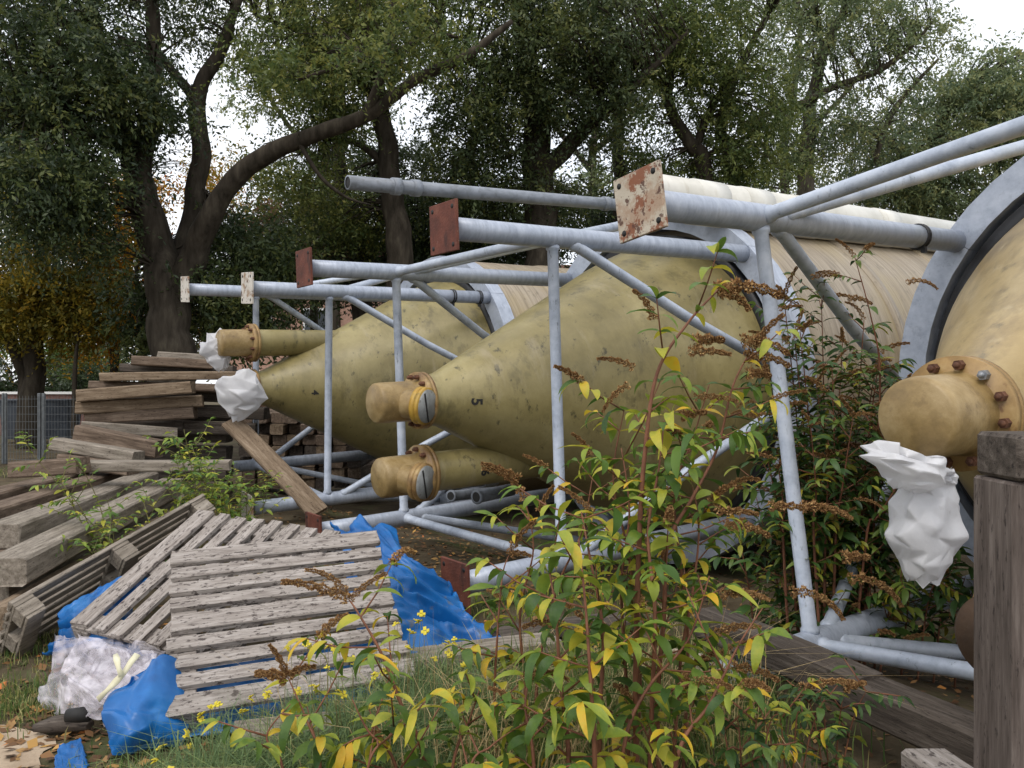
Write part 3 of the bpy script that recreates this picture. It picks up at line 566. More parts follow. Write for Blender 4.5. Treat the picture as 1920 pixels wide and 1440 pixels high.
# ------------------------------------------------------------------ white bags
def bag(label, loc, prof, flat=.8, seed=0, tilt=(0, 0, 0), amp=.25, ragged=.2, n_=14, lobes=0):
    """prof [(z, r)] top to bottom; coarse jittered facets like crumpled film, softened once"""
    rr_ = random.Random(seed); v, f = [], []; fine = []
    for a, b_ in zip(prof, prof[1:]): fine += [a, ((a[0]+b_[0])/2, (a[1]+b_[1])/2)]
    fine.append(prof[-1]); hgt = fine[0][0]-fine[-1][0]; ph = [rr_.uniform(.8, 1.2) for _ in range(n_)]
    for i, (z, r) in enumerate(fine):
        for k in range(n_):
            an = 2*math.pi*(k+rr_.uniform(-.3, .3)+.5*(i % 2))/n_; q = r*(1+amp*(.75*(ph[k]-1)*3+rr_.uniform(-.55, .55))); end = i < 2 or i > len(fine)-3
            v.append((q*math.cos(an), q*math.sin(an)*flat, z+rr_.uniform(-.3, .3)*hgt/len(fine)+(rr_.uniform(-1, 1)*ragged*r if end else 0)))
    for i in range(len(fine)-1):
        for k in range(n_):
            a, b_, c, d = i*n_+k, i*n_+(k+1) % n_, (i+1)*n_+(k+1) % n_, (i+1)*n_+k
            f += [(a, b_, c), (a, c, d)] if rr_.random() < .5 else [(a, b_, d), (b_, c, d)]
    f.append(tuple((len(fine)-1)*n_+k for k in range(n_-1, -1, -1)))
    o = MB().add(v, f, True).build('plastic_bag', 'bag'); o.location = loc; o.rotation_euler = tilt
    o.data.edges.foreach_get('vertices', [0]*(2*len(o.data.edges))) if False else None
    cr_ = o.data.attributes.new('crease_edge', 'FLOAT', 'EDGE'); cr_.data.foreach_set('value', [rr_.choice((.0, .0, .35, .6, .95)) for _ in o.data.edges])
    md = o.modifiers.new('soften', 'SUBSURF'); md.levels = 3; md.render_levels = 3
    return tag(o, label, 'bag')
bag('white plastic bag tied under the big bolted end cap and hanging to a torn tip', P(1740, 900, 3.06), [(.05, .10), (.02, .12), (-.02, .10), (-.1, .14), (-.2, .155), (-.3, .115), (-.38, .06)], .7, 2, (0, .05, .3), amp=.3, ragged=.3)
bag('white plastic cover bunched in folds between the big end cap and the hanging bag', P(1705, 880, 2.98), [(.055, .12), (.035, .165), (.0, .17), (-.05, .10), (-.075, .04)], .75, 8, (.1, .25, .5), amp=.4, ragged=.3)
bag('large white bag over the lower outlet of the tank numbered 4', P(450, 740, 9.75), [(.28, .08), (.2, .2), (.04, .27), (-.14, .22), (-.3, .06)], .7, 5, (.1, .3, 0), amp=.45, ragged=.8, n_=9)
bag('small white bag hanging behind the upper outlet stub of the tank numbered 4', P(404, 655, 9.95), [(.2, .07), (.12, .16), (-.02, .19), (-.14, .14), (-.26, .05)], .75, 12, (0, -.25, 0), amp=.45, ragged=.8, n_=9)
# odds and ends under the tanks
def elbow(label, A, B, r):
    o = MB().tube([A, (A+B)/2, B], r, 20).build('tube', 'grey_pipe'); root = thing('drain_pipe', label, 'pipe'); o.parent = root
    d = (A-B).normalized(); M_ = frame(d.orthogonal().normalized(), d, d.orthogonal().normalized().cross(d), A)
    MB().lathe([(.002, 0), (.002, r*.78)], 20, M_).build('bore', 'dark', root)
    MB().lathe([(-.02, r*1.15), (.0, r*1.15), (.001, r*.78)], 20, M_).build('rim', 'grey_pipe', root)
elbow('short grey pipe stub poking out from under the tank numbered 5', P(893, 932, 7.6), P(960, 918, 8.0), .06)
elbow('second grey pipe lying in the dark under the lower outlet', P(845, 930, 7.7), P(930, 922, 8.4), .05)
sh = thing('old_shoe', 'muddy grey-green rubber boot sole on the edge of the path', 'boot', P(118, 1372, 3.62))
b = MB(); b.tube([(-.13, 0, .02), (-.05, .02, .03), (.05, .02, .045), (.12, 0, .035)], [.02, .045, .05, .025], 14); b.v = [(p[0], p[1], max(p[2]*.8, -.01)) for p in b.v]; b.build('upper', 'timber_dark', sh)
b = MB(); b.tube([(.02, .0, .07), (.08, 0, .075), (.12, 0, .05)], [.03, .035, .01], 12); b.build('cuff', 'dark', sh)
# ------------------------------------------------------------------ trees
def leaves_np(P0, D, N, ln, wd, fold=.0):
    """diamond leaves: base P0 (n,3), direction D (unit), side N (unit); ln, wd (n,)"""
    n_ = len(P0); L_ = ln[:, None]; W = wd[:, None]
    V = np.empty((n_, 4, 3)); V[:, 0] = P0; V[:, 2] = P0+D*L_; mid = P0+D*L_*.45; V[:, 1] = mid+N*W; V[:, 3] = mid-N*W
    F = np.arange(n_*4).reshape(n_, 4); return V.reshape(-1, 3), F
def unit(a): return a/np.maximum(np.linalg.norm(a, axis=1, keepdims=True), 1e-9)
def spline(pts, per=6):
    """Catmull-Rom through (Vector, radius)"""
    out = []; n_ = len(pts)
    for i in range(n_-1):
        a, b, c, d = pts[max(i-1, 0)], pts[i], pts[i+1], pts[min(i+2, n_-1)]
        for k in range(per):
            t = k/per; f_ = lambda p, q, r, s: .5*((2*q)+(r-p)*t+(2*p-5*q+4*r-s)*t*t+(3*q-p-3*r+s)*t**3)
            out.append((f_(a[0], b[0], c[0], d[0]), b[1]+(c[1]-b[1])*t))
    out.append(pts[-1]); return out
def tree(name, label, limbs, blobs, lm, bark='bark', leaf=.10, per=12, sprigs=9, group=None, droop=.5, shade=(.0, 1.0), cl=.5, seed=1):
    """limbs [[(Vector, r), ...]], first is the trunk; blobs [(centre, (rx, ry, rz), n clusters)]"""
    rs = np.random.default_rng(seed); base = limbs[0][0][0]
    root = thing(name, label, 'tree', base, group)
    tb = MB(); samples = []
    for lb in limbs:
        sp = spline(lb, 7); jit = [(p+Vector((noise.noise(p*1.3+Vector((seed, 0, 0))), noise.noise(p*1.3+Vector((0, seed, 0))), 0))*r*.5, r) for p, r in sp]
        tb.tube([p-base for p, r in jit], [r*(1+.10*noise.noise(p*2.7)) for p, r in jit], 12 if lb[0][1] > .12 else 8)
        samples += [(p, r) for p, r in jit[len(jit)//4:]]
    # root flare
    tb.build('trunk', bark, root)
    SP = np.array([p for p, r in samples]); SR = np.array([r for p, r in samples])
    C = []
    for (c, rad, n_) in blobs:
        d = rs.normal(size=(n_, 3)); d = unit(d); q = rs.random((n_, 1))**.45; C.append(np.array(c)+d*q*np.array(rad))
    C = np.concatenate(C)
    bb = MB()
    dist = ((C[:, None, :]-SP[None])**2).sum(2)
    near = dist.argmin(1)
    outd = np.empty_like(C)
    for i, c in enumerate(C):
        s = SP[near[i]]; v = c-s; outd[i] = v/max(np.linalg.norm(v), 1e-6)
        mid = (s+c)/2+np.array([rs.normal()*.12, rs.normal()*.12, .16*np.linalg.norm(v)])
        r0 = min(.045, SR[near[i]]*.5)*min(1, .35+np.linalg.norm(v)*.25)
        bb.tube([Vector(s)-base, Vector((s+mid)/2+np.array([0, 0, .03]))-base, Vector(mid)-base, Vector((mid+c)/2+np.array([0, 0, .05]))-base, Vector(c)-base], [r0, r0*.8, r0*.55, r0*.35, .006], 4, False)
    if len(C): bb.build('branches', bark, root, kind='stuff')
    # sprigs: several per cluster, leaves pinnate along each
    n_ = len(C)*sprigs; ci = np.repeat(np.arange(len(C)), sprigs)
    csz = rs.uniform(.55, 1.25, len(C))[ci][:, None]; o = C[ci]+rs.normal(size=(n_, 3))*np.array([cl, cl, cl*.38])*.58*csz
    sd_ = unit(rs.normal(size=(n_, 3))*.9+outd[ci]*.6+np.array([0, 0, -.15])); sl = rs.uniform(.4, .9, n_)*csz[:, 0]
    t = np.tile(np.linspace(.05, 1, per), n_); k = np.repeat(np.arange(n_), per)
    pos = o[k]+sd_[k]*(sl[k]*t)[:, None]+np.array([0, 0, -1])*(droop*.4*t*t)[:, None]
    side = unit(np.cross(sd_, rs.normal(size=(n_, 3))))[k]; sgn = np.where(np.arange(len(t)) % 2, 1., -1.)[:, None]
    D = unit(side*sgn+sd_[k]*.5+rs.normal(size=(len(t), 3))*.45+np.array([0, 0, -.35])); N_ = unit(np.cross(D, rs.normal(size=(len(t), 3))))
    ln = 1.22*leaf*rs.uniform(.55, 1.3, len(t)); V, F = leaves_np(pos, D, N_, ln, ln*rs.uniform(.15, .25, len(t)))
    cval = rs.uniform(.0, .75, len(C))[ci][k]; rnd = np.clip(cval+rs.normal(size=len(t))*.16, 0, 1)*(shade[1]-shade[0])+shade[0]
    npmesh('crown', V-np.array(base), F, lm, root, rnd, kind='stuff')
    return root
def Q(px, py, Y, r): return (at(px, py, Y), r)
def gnd(px, Y, r): x = (px-960)/FPX*Y; return (Vector((x, Y, gz(x, Y)-.05)), r)
def el(px, py, Y, rpx, rpy, ry, n_): return (at(px, py, Y), (rpx/FPX*Y, ry, rpy/FPX*Y), n_)
YA = 17
tree('broadleaf_tree', 'big dark tree with a thick forked trunk and a long limb arching over the tanks',
  [[gnd(318, YA, .55), Q(322, 700, YA, .46), Q(322, 590, YA, .44), Q(300, 480, YA, .36), Q(268, 370, YA, .3), Q(238, 280, YA, .24), Q(215, 180, YA, .18), Q(180, 60, YA, .12), Q(160, -80, YA, .06)],
   [Q(330, 560, YA, .34), Q(372, 455, YA-.2, .26), Q(430, 350, YA-.5, .2), Q(500, 290, YA-.8, .18), Q(600, 248, YA-1, .155), Q(690, 215, YA-1, .13), Q(780, 150, YA-1, .1), Q(880, 100, YA-1, .09), Q(960, 40, YA-1, .05)],
   [Q(330, 520, YA+.3, .25), Q(362, 400, YA+.6, .22), Q(375, 290, YA+.8, .2), Q(372, 170, YA+.8, .17), Q(410, 100, YA+.8, .14), Q(445, 0, YA+.8, .1), Q(470, -120, YA+.8, .05)],
   [Q(262, 350, YA, .2), Q(285, 200, YA, .17), Q(288, 60, YA, .15), Q(292, -100, YA, .1)], [Q(375, 200, YA+.8, .12), Q(335, 150, YA+.8, .1), Q(290, 100, YA+.6, .09), Q(220, 70, YA+.3, .06)],
   [Q(690, 215, YA-1, .12), Q(720, 120, YA-1.2, .09), Q(735, 20, YA-1.4, .06), Q(742, -60, YA-1.5, .03)], [Q(240, 290, YA, .14), Q(150, 240, YA-.6, .1), Q(60, 260, YA-1.2, .06)], [Q(560, 268, YA-1, .05), Q(600, 330, YA-.9, .04), Q(650, 370, YA-.6, .03), Q(700, 385, YA-.4, .012)]],
  [el(100, 170, YA-1, 210, 170, 2.4, 300), el(95, 340, YA-2, 115, 80, 1.4, 90), el(60, 420, YA-2, 50, 50, 1.2, 16), el(170, 430, YA-1.5, 30, 80, .8, 22), el(270, 190, YA-1, 90, 60, 1.2, 36), el(180, -40, YA, 260, 110, 3, 150), el(410, 530, YA+.6, 70, 50, 1.0, 36), el(420, 440, YA+1, 60, 60, .8, 24)],
  'leaf_dark', leaf=.092, per=13, sprigs=10, seed=3)
tree('broadleaf_tree', 'olive-green tree with sunlit foliage over the arching limb',
  [[gnd(752, 20, .4), Q(748, 480, 20, .32), Q(735, 370, 20, .27), Q(722, 250, 20, .24), Q(705, 140, 20, .2), Q(696, 0, 20, .16), Q(690, -160, 20, .08)],
   [Q(730, 330, 20, .12), Q(700, 290, 20, .1), Q(660, 265, 20, .07), Q(600, 260, 20, .04)], [Q(716, 200, 20, .12), Q(640, 120, 19.5, .09), Q(560, 60, 19, .06), Q(480, 30, 19, .03)], [Q(705, 140, 20, .12), Q(790, 60, 19.5, .08), Q(860, -20, 19, .05)], [Q(712, 170, 20, .11), Q(690, 110, 17.8, .08), Q(650, 120, 15.6, .05), Q(560, 150, 15.0, .03)], [Q(700, 120, 18.5, .07), Q(800, 70, 16, .05), Q(860, 70, 15.2, .02)]],
  [el(700, 110, 15.1, 90, 30, .6, 10), el(540, 130, 15.2, 90, 50, .7, 16), el(800, 50, 15.2, 110, 50, .8, 22), el(590, 110, 19, 160, 100, 2.2, 150), el(720, 40, 19, 170, 110, 2.2, 150), el(560, 330, 19.5, 90, 50, 1.4, 40), el(660, 400, 21, 110, 60, 1.6, 60), el(540, -60, 19, 220, 70, 2.2, 80), el(610, 240, 20, 100, 60, 1.4, 50)], 'leaf_mid', leaf=.09, seed=5)
tree('broadleaf_tree', 'dense dark tree with a stout trunk rising behind the long grey pipe',
  [[gnd(1015, 21, .5), Q(1012, 480, 21, .44), Q(1014, 330, 21, .4), Q(1005, 190, 21, .34), Q(985, 80, 21, .26), Q(960, -60, 21, .16), Q(950, -180, 21, .08)],
   [Q(1010, 330, 21, .24), Q(1075, 262, 20.6, .2), Q(1150, 195, 20.2, .15), Q(1220, 130, 20, .1), Q(1290, 60, 20, .05)], [Q(1000, 180, 21, .16), Q(900, 120, 20.6, .12), Q(820, 100, 20.2, .08)],
   [Q(860, 330, 21.3, .12), Q(905, 230, 21.2, .1), Q(960, 150, 21, .08)]],
  [el(920, 230, 20.5, 130, 110, 2, 150), el(1060, 90, 20, 170, 130, 2.4, 190), el(870, 360, 21, 110, 60, 1.8, 60), el(990, 380, 21.5, 110, 50, 1.6, 70), el(1130, 190, 20, 90, 80, 1.4, 60), el(960, -50, 20, 260, 80, 2.6, 110)], 'leaf_dark', leaf=.098, sprigs=10, seed=8, shade=(.15, 1))
tree('broadleaf_tree', 'olive tree with slanting trunks behind the cream rusty plate',
  [[gnd(1165, 23, .25), Q(1160, 330, 23, .17), Q(1158, 220, 23, .14), Q(1150, 120, 23, .1), Q(1140, 0, 23, .05)], [gnd(1345, 22, .3), Q(1325, 350, 22, .22), Q(1290, 270, 22, .18), Q(1255, 180, 22, .13), Q(1260, 80, 22, .08), Q(1270, -60, 22, .04)],
   [gnd(1390, 23, .26), Q(1375, 340, 23, .2), Q(1350, 240, 23, .16), Q(1385, 130, 22.6, .11), Q(1440, 30, 22.4, .06)], [Q(1300, 290, 22, .12), Q(1340, 190, 22, .1), Q(1390, 120, 22, .05)]],
  [el(1260, 110, 21.5, 150, 110, 2.2, 150), el(1400, 180, 22, 110, 100, 2, 90), el(1230, 300, 22.5, 110, 60, 1.6, 55), el(1380, 310, 22.5, 120, 60, 1.6, 75), el(1330, -30, 21.5, 220, 80, 2.4, 110)], 'leaf_mid', bark='bark', leaf=.098, seed=11, shade=(0, .8))
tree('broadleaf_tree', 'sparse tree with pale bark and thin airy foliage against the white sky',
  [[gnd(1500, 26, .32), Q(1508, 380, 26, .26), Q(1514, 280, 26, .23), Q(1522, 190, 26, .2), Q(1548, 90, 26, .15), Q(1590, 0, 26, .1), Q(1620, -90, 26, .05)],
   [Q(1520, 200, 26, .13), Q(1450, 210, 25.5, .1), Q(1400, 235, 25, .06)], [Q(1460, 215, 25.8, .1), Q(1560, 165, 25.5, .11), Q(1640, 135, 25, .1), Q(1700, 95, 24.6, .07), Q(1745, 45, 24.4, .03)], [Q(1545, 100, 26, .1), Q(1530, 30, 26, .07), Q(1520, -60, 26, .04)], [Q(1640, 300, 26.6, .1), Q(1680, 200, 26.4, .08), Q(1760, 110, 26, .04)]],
  [el(1520, 60, 25.5, 150, 90, 2.4, 80), el(1660, 90, 25, 130, 80, 2, 70), el(1590, 230, 26, 120, 70, 2, 70), el(1470, 270, 26, 100, 70, 1.8, 55), el(1600, -30, 25, 170, 60, 2.2, 60), el(1720, 40, 25, 70, 60, 1.4, 22)], 'leaf_grey_glare', bark='bark_light', leaf=.11, sprigs=8, per=10, seed=14)
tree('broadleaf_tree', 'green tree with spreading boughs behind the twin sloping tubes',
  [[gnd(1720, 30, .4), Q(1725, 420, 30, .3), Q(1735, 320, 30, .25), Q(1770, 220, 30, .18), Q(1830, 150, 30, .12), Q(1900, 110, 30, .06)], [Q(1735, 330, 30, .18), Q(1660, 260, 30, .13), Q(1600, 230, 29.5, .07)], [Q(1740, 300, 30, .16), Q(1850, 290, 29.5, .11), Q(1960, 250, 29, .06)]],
  [el(1830, 190, 29, 150, 75, 3, 150), el(1720, 300, 29, 130, 80, 2.6, 120), el(1890, 280, 28.5, 110, 100, 2.6, 110), el(1650, 350, 29, 130, 50, 2.2, 80), el(1800, 380, 29, 150, 50, 2.2, 90), el(1960, 150, 29, 80, 60, 2, 50)], 'leaf_grey_glare', leaf=.125, sprigs=10, seed=17, cl=.65)
tree('broadleaf_tree', 'dark tree leaning away beside the long grey pipe',
  [[gnd(690, 23, .35), Q(672, 450, 23, .28), Q(640, 370, 23, .24), Q(636, 270, 23, .2), Q(640, 160, 23, .15), Q(660, 40, 23, .08)], [Q(655, 410, 23, .16), Q(700, 440, 23, .14), Q(720, 400, 23.2, .1), Q(700, 330, 23.4, .06)]],
  [el(620, 420, 22.5, 110, 50, 1.6, 60), el(800, 420, 23.5, 110, 60, 2, 80), el(690, 300, 23.5, 90, 60, 1.6, 36), el(780, 330, 24, 60, 60, 1.6, 30)], 'leaf_dark', leaf=.1, seed=21, shade=(.1, .8))
tree('autumn_tree', 'golden-leaved autumn tree with three dark trunks behind the wire fence',
  [[gnd(62, 20, .3), Q(60, 720, 20, .26), Q(70, 600, 20, .2), Q(75, 470, 20, .14), Q(80, 330, 20, .07)], [gnd(50, 20, .22), Q(45, 720, 20, .17), Q(20, 630, 20, .14), Q(-10, 500, 20, .08)], [gnd(58, 20.1, .16), Q(52, 700, 20.1, .13), Q(45, 600, 20.2, .1), Q(40, 480, 20.2, .06)]],
  [el(60, 520, 19.5, 130, 110, 1.8, 190), el(-40, 590, 19.5, 60, 50, 1.4, 36), el(130, 590, 20, 80, 60, 1.4, 60), el(60, 380, 20, 130, 60, 1.6, 60)], 'leaf_autumn', leaf=.1, seed=23, shade=(0, .62))
tree('autumn_tree', 'bright yellow-orange young tree behind the thick forked trunk',
  [[gnd(215, 22, .14), Q(215, 640, 22, .12), Q(212, 520, 22, .1), Q(225, 400, 22, .07), Q(235, 320, 22, .03)], [Q(214, 560, 22, .06), Q(250, 480, 22, .05), Q(262, 420, 22, .03)]],
  [el(225, 480, 21.6, 60, 130, 1.2, 110), el(200, 610, 21.6, 90, 60, 1.2, 60), el(250, 360, 21.8, 36, 60, .8, 20), el(400, 340, 23, 50, 60, 1, 18), el(370, 620, 22, 50, 50, 1, 24)], 'leaf_autumn', leaf=.1, seed=27, shade=(.2, 1), droop=.6)
tree('understorey_tree', 'dull green understorey tree between the forked trunk and the wood pile',
  [[gnd(270, 19, .12), Q(268, 700, 19, .1), Q(262, 600, 19, .08), Q(255, 500, 19, .04)], [gnd(140, 19, .08), Q(140, 720, 19, .06), Q(145, 640, 19, .03)]],
  [el(170, 560, 23.5, 70, 70, 1.2, 40), el(262, 600, 18.6, 30, 80, .8, 26), el(420, 590, 18.6, 70, 70, 1.2, 70), el(500, 480, 19, 90, 80, 1.4, 70)], 'leaf_dark', leaf=.115, seed=31, shade=(.1, 1))
tree('russet_tree', 'thin russet-leaved tree in front of the pink brick house',
  [[gnd(600, 25, .16), Q(590, 600, 25, .13), Q(600, 480, 25, .1), Q(620, 380, 25, .05)], [Q(595, 540, 25, .07), Q(540, 450, 25, .05), Q(500, 400, 25, .03)]],
  [el(560, 440, 24.6, 120, 70, 1.6, 50), el(480, 420, 24.6, 60, 50, 1.4, 24), el(640, 470, 24.6, 80, 50, 1.4, 28)], 'leaf_russet', leaf=.12, sprigs=6, seed=35)
tree('hedge_tree', 'dark bushy evergreen mass behind the crown of the tank numbered 4',
  [[gnd(860, 24, .2), Q(860, 560, 24, .16), Q(850, 470, 24, .1), Q(840, 400, 24, .05)], [gnd(960, 24, .15), Q(955, 520, 24, .12), Q(965, 420, 24, .05)]],
  [el(820, 470, 23.5, 120, 60, 1.6, 110), el(960, 460, 23.5, 120, 50, 1.6, 90), el(1080, 420, 24, 90, 50, 1.4, 45), el(520, 560, 23.5, 60, 50, 1.2, 30), el(690, 520, 23.5, 110, 60, 1.4, 70)], 'leaf_dark', leaf=.105, seed=39, shade=(0, .55))

tree('far_hedge_tree', 'mid-green roadside shrub far behind the wire fence',
  [[gnd(120, 34, .1), Q(120, 700, 34, .08), Q(122, 660, 34, .03)]], [el(150, 680, 33, 90, 40, 1.4, 90), el(-40, 640, 34, 90, 40, 1.4, 50)], 'leaf_shrub', leaf=.13, seed=44, shade=(0, .5))
tree('dark_hedge_tree', 'dark green bush added to darken the background behind the wire fence',
  [[gnd(20, 27, .1), Q(20, 760, 27, .08), Q(22, 700, 27, .03)]], [el(-30, 720, 26.5, 70, 70, 1.2, 60), el(90, 745, 26.5, 60, 50, 1.0, 40), el(170, 720, 26.5, 60, 60, 1.0, 40)], 'leaf_dark', leaf=.12, seed=51, shade=(0, .6))  # bush added to darken the backdrop at the far left
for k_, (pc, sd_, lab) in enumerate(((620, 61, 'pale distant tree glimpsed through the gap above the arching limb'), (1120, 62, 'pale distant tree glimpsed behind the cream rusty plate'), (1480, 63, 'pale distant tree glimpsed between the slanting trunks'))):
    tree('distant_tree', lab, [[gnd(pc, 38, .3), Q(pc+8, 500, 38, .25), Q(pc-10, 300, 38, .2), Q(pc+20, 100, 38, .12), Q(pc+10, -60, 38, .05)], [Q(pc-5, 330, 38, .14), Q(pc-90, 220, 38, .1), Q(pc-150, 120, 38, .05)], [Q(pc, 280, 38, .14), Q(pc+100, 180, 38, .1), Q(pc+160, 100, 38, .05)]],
      [el(pc, 130, 37, 230, 130, 3, (110, 70, 40)[k_]), el(pc, 360, 37, 220, 70, 3, (90, 50, 30)[k_]), el(pc, -20, 37, 180, 90, 3, 50)], 'leaf_grey_glare', leaf=.17, sprigs=8, per=9, seed=sd_, cl=.8, shade=(.1, .9))
# ------------------------------------------------------------------ far things: house, low wall, fence, car
def house(label, px0, px1, pyt, Y, m, ztop):
    x0, x1 = (px0-960)/FPX*Y, (px1-960)/FPX*Y; wd = x1-x0; root = thing('house', label, 'house', ((x0+x1)/2, Y, gz(0, Y)))
    MB().box((0, 3.5, ztop/2), (wd, 7, ztop)).build('wall', m, root)
    v = [(-wd/2-.4, -.5, ztop), (wd/2+.4, -.5, ztop), (wd/2+.4, 7.5, ztop), (-wd/2-.4, 7.5, ztop), (-wd/2-.4, 3.5, ztop+2.6), (wd/2+.4, 3.5, ztop+2.6)]
    MB().add(v, [(0, 1, 5, 4), (2, 3, 4, 5), (0, 4, 3), (1, 2, 5), (0, 3, 2, 1)]).build('roof', 'roof_tile', root)
    for fl in (1.0, 3.9):
        for k in range(3):
            cx = -wd/2+wd*(k+.5)/3
            f = MB(); f.box((cx, -.03, fl+.75), (1.3, .08, 1.5)); wn = f.build('window', 'white_paint', root)
            for sx in (-1, 1): MB().box((cx+sx*.3, -.075, fl+.75), (.52, .02, 1.3)).build('pane', 'glass_dark', wn)
            MB().box((cx, -.1, fl-.05), (1.5, .2, .08)).build('sill', 'white_paint', wn)
    return root
house('pink brick house half hidden behind the trees', 430, 760, 400, 38, 'brick_pink', 6.4)
house('cream rendered house showing through the trees behind the crown of tank 5', 960, 1260, 440, 44, 'house_wall', 6.2)
lw = thing('low_wall', 'low dark brick wall with white coping behind the wire fence', 'wall', (at(85, 800, 25).x, 25, gz(0, 25)))
MB().box((0, 0, .78), (7, .3, 1.56)).build('brickwork', 'red_brick', lw); MB().box((0, 0, 1.6), (7.1, .42, .07)).build('coping', 'white_paint', lw)
for k, px in enumerate((40, 115)):
    x = at(px, 0, 22).x; bn = thing('wheelie_bin', 'dark slate waste bin standing behind the wire fence', 'bin', (x, 22, gz(x, 22)), 'bins behind the fence')
    b = MB(); b.add([(-.3, -.3, .1), (.3, -.3, .1), (.3, .3, .1), (-.3, .3, .1), (-.38, -.38, 1.1), (.38, -.38, 1.1), (.38, .38, 1.1), (-.38, .38, 1.1)], [(3, 2, 1, 0), (4, 5, 6, 7), (0, 1, 5, 4), (1, 2, 6, 5), (2, 3, 7, 6), (3, 0, 4, 7)]); b.build('bin_body', 'slate', bn)
    MB().box((0, 0, 1.13), (.82, .84, .06), None, .02).build('lid', 'slate', bn)
    for sx in (-1, 1): MB().tube([(sx*.3-.03, .3, .1), (sx*.3+.03, .3, .1)], .1, 14).build('wheel', 'tyre', bn)
fn = thing('mesh_fence', 'galvanised wire mesh fence with thin posts beside the wood pile', 'fence', (at(70, 800, 16).x, 16, gz(-9, 16)))
fx = fn.location.x; fz = fn.location.z
for a, b_ in ((-130, 5), (8, 72), (80, 240)):
    xa, xb = at(a, 0, 16).x-fx, at(b_, 0, 16).x-fx; ztop = at(0, 742, 16).z-fz
    mb = MB(); x = xa
    while x < xb: mb.box((x, 0, ztop/2), (.0045, .0045, ztop)); x += .06
    for k in range(9): mb.box(((xa+xb)/2, .006, ztop*(k+.3)/9+.04), (xb-xa, .006, .006))
    mb.build('wire_mesh', 'wire', fn, kind='stuff')
    for xx in (xa, xb): MB().box((xx, .03, (ztop+.05)/2), (.06, .05, ztop+.05), None, .008).build('post', 'wire', fn)
cv = thing('parked_car', 'white car parked beyond the trees and the wire fence', 'car', (at(-12, 0, 30).x, 30, gz(-18, 30)))
b = MB(); prof = [(-2.1, .35), (-2.15, .8), (-1.9, .98), (-1.1, 1.05), (-.5, 1.5), (.9, 1.52), (1.7, 1.08), (2.1, .95), (2.15, .35)]
v = []; f = []
for sy in (-.85, .85): v += [(x, sy*(1 if z < 1.1 else .84), z) for x, z in prof]
n_ = len(prof); f = [tuple(range(n_-1, -1, -1)), tuple(range(n_, 2*n_))]+[(i, (i+1) % n_, n_+(i+1) % n_, n_+i) for i in range(n_)]
b.add(v, f).build('car_body', 'white_paint', cv)
for x in (-1.3, 1.35):
    for y in (-.86, .86): MB().tube([(x, y-.1, .32), (x, y+.1, .32)], .32, 18).build('wheel', 'tyre', cv)
for (x0, x1) in ((-.85, .15), (.22, 1.25)): MB().add([(x0+(.2 if x0 < -.5 else 0), -.765, 1.42), (x1-(.28 if x1 > 1 else 0), -.765, 1.44), (x1, -.87, 1.1), (x0-.05, -.87, 1.1)], [(0, 3, 2, 1)]).build('side_window', 'glass_dark', cv)

# ------------------------------------------------------------------ buddleia bushes and other plants
def leaf_mesh(name, ln, wd, bend, fold, m, twist=0, wave=0):
    v = []; f = []; n_ = 7
    for i in range(n_):
        t = i/(n_-1); w_ = wd*math.sin(math.pi*min(1, t*.93+.05))**.8*(1-.35*t) if i < n_-1 else .0005
        a = bend*t; y = ln*(math.sin(a)/bend if bend else t); z = -ln*((1-math.cos(a))/bend if bend else 0)
        tw = twist*t; up = Vector((0, math.sin(a), math.cos(a))); sx = Vector((math.cos(tw), 0, math.sin(tw))); zz = wave*math.sin(t*9)*wd
        c = Vector((0, y, z)); v += [c-sx*w_+up*(fold*w_+zz), c, c+sx*w_+up*(fold*w_-zz)]
    for i in range(n_-1):
        for k in (0, 1): f.append((i*3+k, i*3+k+1, (i+1)*3+k+1, (i+1)*3+k))
    me = bpy.data.meshes.new(name); me.from_pydata(v, [], f); me.materials.append(MT[m]); me.polygons.foreach_set('use_smooth', [True]*len(f)); me.update(); return me
LEAF = [leaf_mesh('leaf', random.uniform(.11, .2), random.uniform(.019, .036), random.uniform(.5, 1.9), random.uniform(.15, .6), 'buddleia_leaf', random.uniform(-.7, .7), random.uniform(-.15, .15)) for _ in range(14)]
LEAFG = [leaf_mesh('leaf', random.uniform(.11, .2), random.uniform(.018, .034), random.uniform(.4, 1.5), random.uniform(.15, .5), 'buddleia_green', random.uniform(-.5, .5), random.uniform(-.12, .12)) for _ in range(10)]
def panicle_mesh(ln, rad, n_, seed, bend):
    rs = np.random.default_rng(seed); t = rs.random(n_)**.8; an = rs.uniform(0, 2*np.pi, n_); lob = .75+.25*np.sin(t*ln*160)
    r = rad*1.45*(1-t*.65)*lob*rs.uniform(.55, 1.1, n_); a = bend*t
    cy = ln*np.sin(a)/bend; cz = -ln*(1-np.cos(a))/bend
    ctr = np.stack([0*t, cy, cz], 1); dy = np.stack([0*t, np.cos(a), -np.sin(a)], 1); up = np.stack([0*t, np.sin(a), np.cos(a)], 1); ex = np.array([1., 0, 0])[None]
    rad_ = ex*np.cos(an)[:, None]+up*np.sin(an)[:, None]; pos = ctr+rad_*(r*.5)[:, None]
    D = unit(rad_+dy*.5+rs.normal(size=(n_, 3))*.3); V, F = leaves_np(pos, D, unit(np.cross(D, rs.normal(size=(n_, 3)))), np.maximum(r*.42, .006), np.full(n_, .0031)*rs.uniform(.7, 1.5, n_))
    me = bpy.data.meshes.new('flower_spike'); me.from_pydata([tuple(p) for p in V], [], [tuple(int(x) for x in q) for q in F]); at_ = me.attributes.new('rnd', 'FLOAT', 'FACE'); at_.data.foreach_set('value', rs.random(n_).astype(np.float32))
    me.materials.append(MT['panicle']); return me
